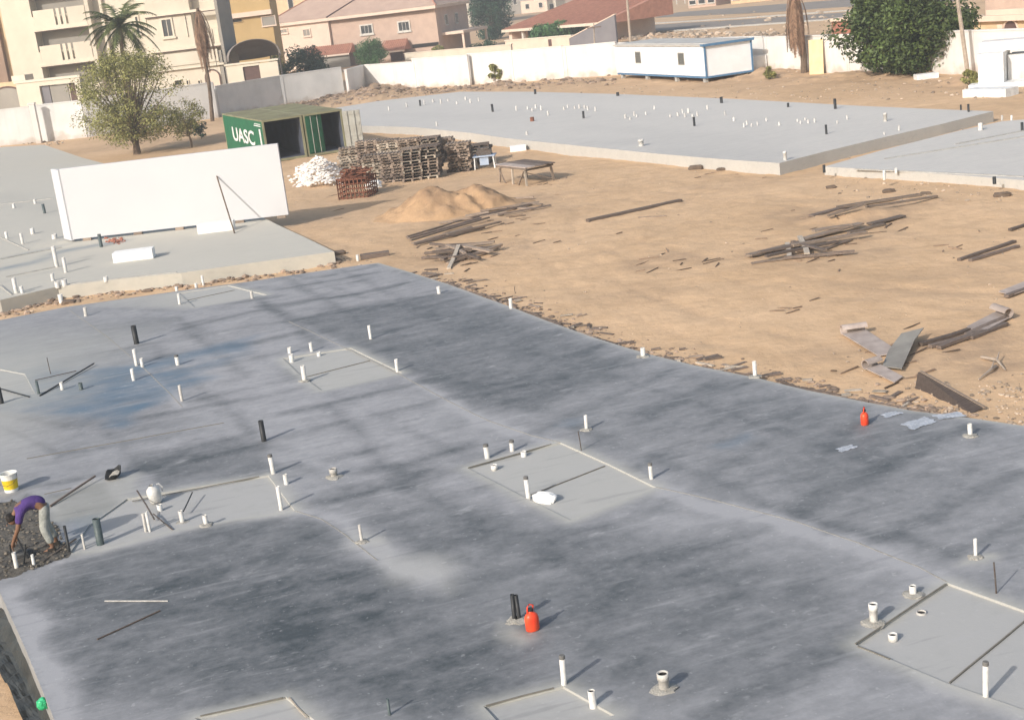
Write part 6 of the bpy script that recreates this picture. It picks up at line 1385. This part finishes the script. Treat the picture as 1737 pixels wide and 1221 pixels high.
# far buildings at the top edge
def far_house(x0, x1, yb, yt, m, label, dep=8, wins=2, name='far_building'):
    a, b_ = P(x0, yb), P(x1, yb - .10 * (x1 - x0)); fc = Facade(a, b_); h_ = fc.uz(x0, yt)[1]; t = thing(name, label, 'building', a, fc.rz)
    b = MB(); b.box(0, fc.L, 0, dep, -.3, h_); obj('wall', b, M[m], t); b = MB(); b.box(-.2, fc.L + .2, -.2, dep + .2, h_ + .003, h_ + .35); obj('roof', b, M['conc_lip'], t)
    for k in range(wins):
        u = fc.L * (k + .5) / wins; window_on(t, u - .7, u + .7, h_ * .35, h_ * .7, 0, 'frame', 'dark', .12)
far_house(800, 892, 32, -14, 'grey_and_shade', 'grey building behind the dark trees at the top', 12, 3)
far_house(885, 930, 24, 2, 'pink_pale', 'small beige building behind the red roof', 8, 2)
far_house(930, 945, 26, 0, 'cream', 'narrow pale tower behind the red roof', 4, 1)
far_house(950, 978, 21, 8, 'cream_lit', 'low white shed behind the red roof', 6, 1)
far_house(978, 1022, 18, 2, 'grey_and_shade', 'grey brown wall building at the top centre', 6, 0)
far_house(1168, 1215, 15, -3, 'pink', 'orange house at the top right of centre', 8, 3)
far_house(1240, 1310, 8, -14, 'sandy', 'orange sandstone house by the far road', 10, 4)
far_house(1030, 1110, 0, -22, 'cream', 'pale far building at the top edge', 10, 4)
far_house(1330, 1420, -2, -30, 'sandy', 'tan far building beyond the road', 10, 4)
far_house(640, 800, 62, -60, 'cream', 'tall pale block behind the pink house roof', 14, 6)
far_house(430, 640, 95, -60, 'sandy', 'tan block behind the ochre building and the pink house', 10, 4)
# white fence posts far off
for i in range(7):
    a = P(1078 + i * 14, 14 - i * 1.2); b = MB(); b.box(-.12, .12, -.12, .12, -.1, 2.2); b.box(-.17, .17, -.17, .17, 2.203, 2.3); tag(obj('fence_post', b, M['frame'], None, a), ORD[i + 1] + ' white fence post from the left beyond the far road', 'post', 'fence posts beyond the far road')
# right pink building
A_, B_ = P(1610, 66), P(1800, 62); fc = Facade(A_, B_); t = thing('villa', 'pink villa with an arched doorway at the top right', 'house', A_, fc.rz)
z1 = fc.uz(1680, 36)[1]; b = MB(); b.box(0, fc.L, 0, 10, -.2, z1); obj('wall', b, M['sandy'], t)
b = MB(); b.box(fc.uz(1640, 30)[0], fc.L, 2, 10, z1 + .003, z1 + 5); obj('upper_storey', b, M['pink'], t)
for yy in (32, 25): zz = fc.uz(1680, yy)[1]; b = MB(); b.box(fc.uz(1650, 30)[0], fc.L, -.5 if yy == 32 else 1.4, -.003 if yy == 32 else 1.9, zz - .2, zz + .25); obj('cornice', b, M['pink_pale'], t)
u_, z_ = fc.uz(1716, 66); arch(t, u_, max(.1, z_), 1.5, fc.uz(1716, 33)[1] - .2, 0, 'pink_pale', 'door_brown')
u_ = fc.uz(1700, 50)[0]; b = MB(); b.box(u_ - .3, u_ + .3, -.25, -.003, -.1, z1 - .3); obj('pilaster', b, M['pink_pale'], t)
u0 = fc.uz(1634, 45)[0]; window_on(t, u0, u0 + 1.0, .8, 2.6, 0, 'pink_pale', 'dark', .12)
# brick thing
A_, B_ = P(1412, 66), P(1462, 64); fc = Facade(A_, B_); t = thing('brick_shed', 'red brick shed with pink gable beyond the wall beside the dark tree', 'shed', A_, fc.rz)
b = MB(); h_ = fc.uz(1430, 36)[1]; b.box(0, fc.L, 0, 4, -.2, h_); obj('wall', b, M['brick_red'], t); b = MB(); b.box(-.2, fc.L + .2, -.3, 4.2, h_ + .003, h_ + .3); obj('roof', b, M['pink_pale'], t)
b = MB(); b.box(fc.L + .05, fc.L + 1.2, -.2, .6, -.2, h_ * .9); obj('gate_pier', b, M['pink_pale'], t)

# ------------------------------------------------------------------ vegetation
def leaf_cloud(name, clumps, n, size, m, parent, seed=0, shell=.55, flat=.5):
    rg = np.random.default_rng(seed); C = np.array([c[:3] for c in clumps]); Rr = np.array([c[3] for c in clumps]); wgt = Rr ** 2; wgt = wgt / wgt.sum()
    k = rg.choice(len(clumps), n, p=wgt); d = rg.normal(size=(n, 3)); d /= np.linalg.norm(d, axis=1)[:, None]; r = rg.uniform(shell, 1.08, n) ** .8
    pos = C[k] + d * (r * Rr[k])[:, None] * np.array([1, 1, .8])
    nrm = d * .5 + rg.normal(size=(n, 3)) * .7 + np.array([0, 0, flat]); nrm /= np.linalg.norm(nrm, axis=1)[:, None]
    t1 = np.cross(nrm, rg.normal(size=(n, 3))); t1 /= np.linalg.norm(t1, axis=1)[:, None]; t2 = np.cross(nrm, t1)
    s = size * rg.uniform(.6, 1.3, n)[:, None]
    q = np.stack([pos - t1 * s, pos - t2 * s * .45, pos + t1 * s, pos + t2 * s * .45], 1).reshape(-1, 3)
    me_ = bpy.data.meshes.new(name); me_.vertices.add(4 * n); me_.vertices.foreach_set('co', q.astype(np.float32).ravel()); me_.loops.add(4 * n); me_.loops.foreach_set('vertex_index', np.arange(4 * n, dtype=np.int32)); me_.polygons.add(n); me_.polygons.foreach_set('loop_start', np.arange(0, 4 * n, 4, dtype=np.int32)); me_.update(calc_edges=True)
    ct = rg.uniform(0, 1, len(clumps)); tn_ = np.clip(ct[k] * .6 + rg.uniform(0, .4, n), 0, 1); set_attr(me_, 'tone', np.repeat(tn_, 4)); me_.materials.append(m)
    return link(name, me_, parent)
def tree(base, height, crown_r, label, m, clumps=30, leaves=6000, size=.14, trunk_r=.16, trunk_h=.35, seed=1, squash=.75, name='tree', low=0.0, bark='bark', cr_scale=.42, cat='tree', shell=.5, multi=1):
    rd = random.Random(seed); t = thing(name, label, cat, base); th = height * trunk_h; cz = th + (height - th) * .5 + low
    cl = []
    for i in range(clumps):
        a = rd.uniform(0, 6.283); rr = crown_r * rd.uniform(.1, .8) ** .7; z_ = rd.uniform(-1, 1); rr *= math.sqrt(max(.08, 1 - z_ * z_ * .8))
        cl.append((math.cos(a) * rr, math.sin(a) * rr, cz + z_ * (height - th) * .5 * squash, crown_r * rd.uniform(cr_scale * .55, cr_scale)))
    b = MB(); top = Vector((rd.uniform(-.2, .2), rd.uniform(-.2, .2), th))
    for k_ in range(multi):
        o_ = Vector((.12 * k_ * (1 if k_ % 2 else -1), .1 * k_, 0)); b.tube([o_ + Vector((0, 0, -.2)), o_ * .5 + top * .5 + Vector((.05, 0, 0)), top + o_ * 2], [trunk_r, trunk_r * .85, trunk_r * .65], 8)
    for c in cl[:max(8, clumps // 2)]:
        cv = Vector(c[:3]); mid = top.lerp(cv, .5) + Vector((rd.uniform(-.2, .2), rd.uniform(-.2, .2), rd.uniform(-.1, .3))); b.tube([top, mid, cv], [trunk_r * .5, trunk_r * .28, trunk_r * .1], 5)
    obj('trunk', b, M[bark], t); leaf_cloud('crown', cl, leaves, size, m, t, seed, shell); return t
def H_of(px, py, top): return hpx(px, py, 0, py - top)
bp_ = P(233, 262); tree(bp_, H_of(233, 262, 93), 4.9, 'feathery olive green tree behind the white panel wall', M['leaf_olive'], 150, 25000, .09, .17, .2, 4, 1.0, shell=.1, cr_scale=.24, multi=3, low=-.35)
bp_ = P(325, 250); tree(bp_, 3.4, 1.9, 'sparse grey green shrub tree between feathery tree and container', M['leaf_olive'], 22, 2600, .09, .09, .25, 9, .9, shell=.1, cr_scale=.5)
bp_ = P(1540, 127); tree(bp_, H_of(1540, 127, -30), 5.0, 'big dense dark green tree in front of the right wall', M['leaf_dark'], 150, 36000, .16, .35, .16, 12, 1.0, cr_scale=.27, shell=.5, low=-.3, multi=3)
bp_ = P(836, 68); tree(bp_, H_of(836, 70, -14), 4.4, 'dark green tree right of the pink house', M['leaf_teal'], 60, 14000, .2, .25, .12, 21, 1.0, cr_scale=.42)
bp_ = P(633, 122); tree(bp_, H_of(633, 122, 72), 2.25, 'round clipped bright green tree before the pink house porch', M['leaf_mid'], 40, 12000, .1, .14, .3, 5, .85, cr_scale=.5)
bp_ = P(524, 150); tree(bp_, H_of(524, 150, 86), 3.0, 'dark blue green shrub above the bluish wall', M['leaf_teal'], 30, 4500, .18, .12, .15, 31, .9)
bp_ = P(487, 152); tree(bp_, H_of(487, 152, 92), 2.0, 'grey green shrub left of the dark shrub by the canopy', M['leaf_olive'], 20, 2500, .16, .1, .15, 33, .9)
bp_ = P(940, 78); tree(bp_, H_of(940, 78, 42), 3.2, 'green bush in front of the red roofed verandah', M['leaf_mid'], 26, 4000, .26, .14, .15, 35, .8)
bp_ = P(985, 72); tree(bp_, H_of(985, 72, 38), 2.6, 'smaller green bush by the grey side wall', M['leaf_mid'], 20, 2500, .26, .12, .15, 37, .8)
for x, y, tp, r, s_, lab in [(714, 108, 90, 1.0, 41, 'thin shrub right of the brown porch door'), (745, 104, 80, 1.0, 43, 'slender young tree over the garden wall'), (806, 98, 78, 1.7, 45, 'low dark bush over the white wall'), (836, 95, 72, 1.5, 47, 'taller dark bush over the white wall'), (843, 142, 112, .8, 51, 'scraggly weed bush at the foot of the white wall')]:
    tree(P(x, y), H_of(x, y, tp), r, lab, M['leaf_teal'] if s_ in (45, 47) else M['leaf_olive'], 14, 900, .16, .06, .3, s_, .9, name='shrub', cat='shrub')
for x, y, r, s_, lab in [(340, 236, 1.0, 61, 'dark low bush beside the green container'), (1645, 150, .55, 63, 'small dusty bush at the foot of the pole'), (1335, 118, .6, 65, 'small dry bush at the wall right of the cabin'), (1305, 135, .5, 66, 'dry weed near the wall right of the cabin')]:
    tree(P(x, y), r * 1.7, r, lab, M['leaf_teal'] if s_ == 61 else M['leaf_olive'], 14, 900, .1, .04, .15, s_, .9, name='shrub', cat='shrub')
def frond_mesh(mb, tones, base, az, el, L_, droop, wid, rd, n=16, leaf=.55):
    d = Vector((math.cos(az) * math.cos(el), math.sin(az) * math.cos(el), math.sin(el))); p = Vector(base); pts = [p.copy()]
    for i in range(n): p = p + d * (L_ / n); pts.append(p.copy()); d = (d + Vector((0, 0, -droop / n))).normalized()
    mb.tube(pts, [.035 * (1 - i / (n + 1)) + .008 for i in range(n + 1)], 4); tones += [.5] * (4 * (n + 1))
    for i in range(2, n + 1):
        ax_ = (pts[i] - pts[i - 1]).normalized(); sd_ = ax_.cross(Vector((0, 0, 1))).normalized(); ll = leaf * math.sin(math.pi * (i / (n + 1.5))) + .1
        for s_ in (-1, 1):
            for h in (0, .5):
                q_ = pts[i] - (pts[i] - pts[i - 1]) * h; e = q_ + (sd_ * s_ * .8 + ax_ * .6 + Vector((0, 0, -.35 + rd.uniform(-.2, .2)))).normalized() * ll * rd.uniform(.8, 1.1); wv = ax_ * wid * (1.6 if leaf > .5 else 1.8)
                mb.add([q_ - wv, q_ + wv, e], [(0, 1, 2)]); tones += [rd.random()] * 3
def palm(base, top, label, dead=False, seed=3, nf=26, L_=3.2, tr=.17, skirt=0):
    rd = random.Random(seed); t = thing('palm_tree', label, 'palm', base); tv = Vector(top) - Vector(base)
    b = MB(); n = 14; pts = [tv * (i / n) + Vector((.12 * math.sin(i * .4), 0, 0)) for i in range(n + 1)]; pts[0].z -= .2
    b.tube(pts, [tr * (1.25 - .35 * i / n) * (1.06 if i % 2 else .95) for i in range(n + 1)], 9); obj('trunk', b, M['bark'], t)
    f = MB(); tones = []
    if not dead:
        for i in range(nf): frond_mesh(f, tones, pts[-1], i * 2.399 + rd.uniform(-.2, .2), rd.uniform(-.5, 1.25), L_ * rd.uniform(.8, 1.1), rd.uniform(.9, 1.7), .04, rd, leaf=.75)
        o = obj('fronds', f, M['frond'], t); set_attr(o.data, 'tone', tones)
    if dead or skirt:
        f = MB(); tones = []
        for i in range(nf if dead else skirt): frond_mesh(f, tones, pts[-1] + Vector((0, 0, -rd.uniform(0, 1.0))), i * 2.399, rd.uniform(-1.4, -.7), L_ * rd.uniform(.6, 1.1), rd.uniform(4, 8), .035, rd, leaf=.34)
        o = obj('dead_fronds', f, M['frond_dead'], t); set_attr(o.data, 'tone', tones)
    return t
bb = P(226, 236); fb = Facade(bb, bb + Vector((1, 0, 0))); u_, z_ = fb.uz(205, 46); palm(bb, bb + Vector((u_, 0, z_)), 'green palm tree in front of the cream apartment building', False, 3, 34, 3.6, .16)
bb = P(360, 206); fb = Facade(bb, bb + Vector((1, 0, 0))); u_, z_ = fb.uz(336, 14); palm(bb, bb + Vector((u_, 0, z_)), 'dead palm with drooping brown fronds left of the containers', True, 8, 60, 4.4, .15)
bb = P(1364, 126); fb = Facade(bb, bb + Vector((1, 0, 0))); u_, z_ = fb.uz(1348, -22); palm(bb, bb + Vector((u_, 0, z_)), 'palm trunk with a dry brown skirt right of the cabin', True, 13, 70, 3.9, .2)
# poles
def pole(base, toppx, label, r=.11, m='bark_pale', arm=False):
    fb = Facade(base, base + Vector((1, 0, 0))); u_, z_ = fb.uz(*toppx); t = thing('utility_pole', label, 'pole', base); b = MB(); b.tube([(0, 0, -.2), (u_ * .5, 0, z_ * .5), (u_, 0, z_)], [r * 1.15, r, r * .85], 8); obj('shaft', b, M[m], t)
    b = MB(); b.beam((u_ - .7, -.12, z_ - .4), (u_ + .7, -.12, z_ - .4), .09, .11); obj('cross_arm', b, M['wood_dark'], t); return t
pole(P(1643, 131), (1620, -30), 'tall wooden pole in front of the right wall by the dark tree', .13)
pole(P(1070, 75), (1062, -20), 'pale utility pole beyond the wall behind the cabin', .16)
pole(P(1010, 112), (1007, 40), 'thin wooden pole just in front of the white wall left of the cabin', .07)

# ------------------------------------------------------------------ dusty air
hm = bpy.data.materials.new('dusty_air'); hm.use_nodes = True; hn = hm.node_tree; hn.nodes.clear()
ho = hn.nodes.new('ShaderNodeOutputMaterial'); hv = hn.nodes.new('ShaderNodeVolumePrincipled')
hv.inputs['Color'].default_value = (.93, .92, .90, 1); hv.inputs['Density'].default_value = .0011; hv.inputs['Anisotropy'].default_value = .2
hn.links.new(hv.outputs[0], ho.inputs['Volume'])
hb = MB(); hb.box(-3700, 3700, -3700, 4200, -1.8, 34); tag(obj('haze', hb, hm), kind='stuff')
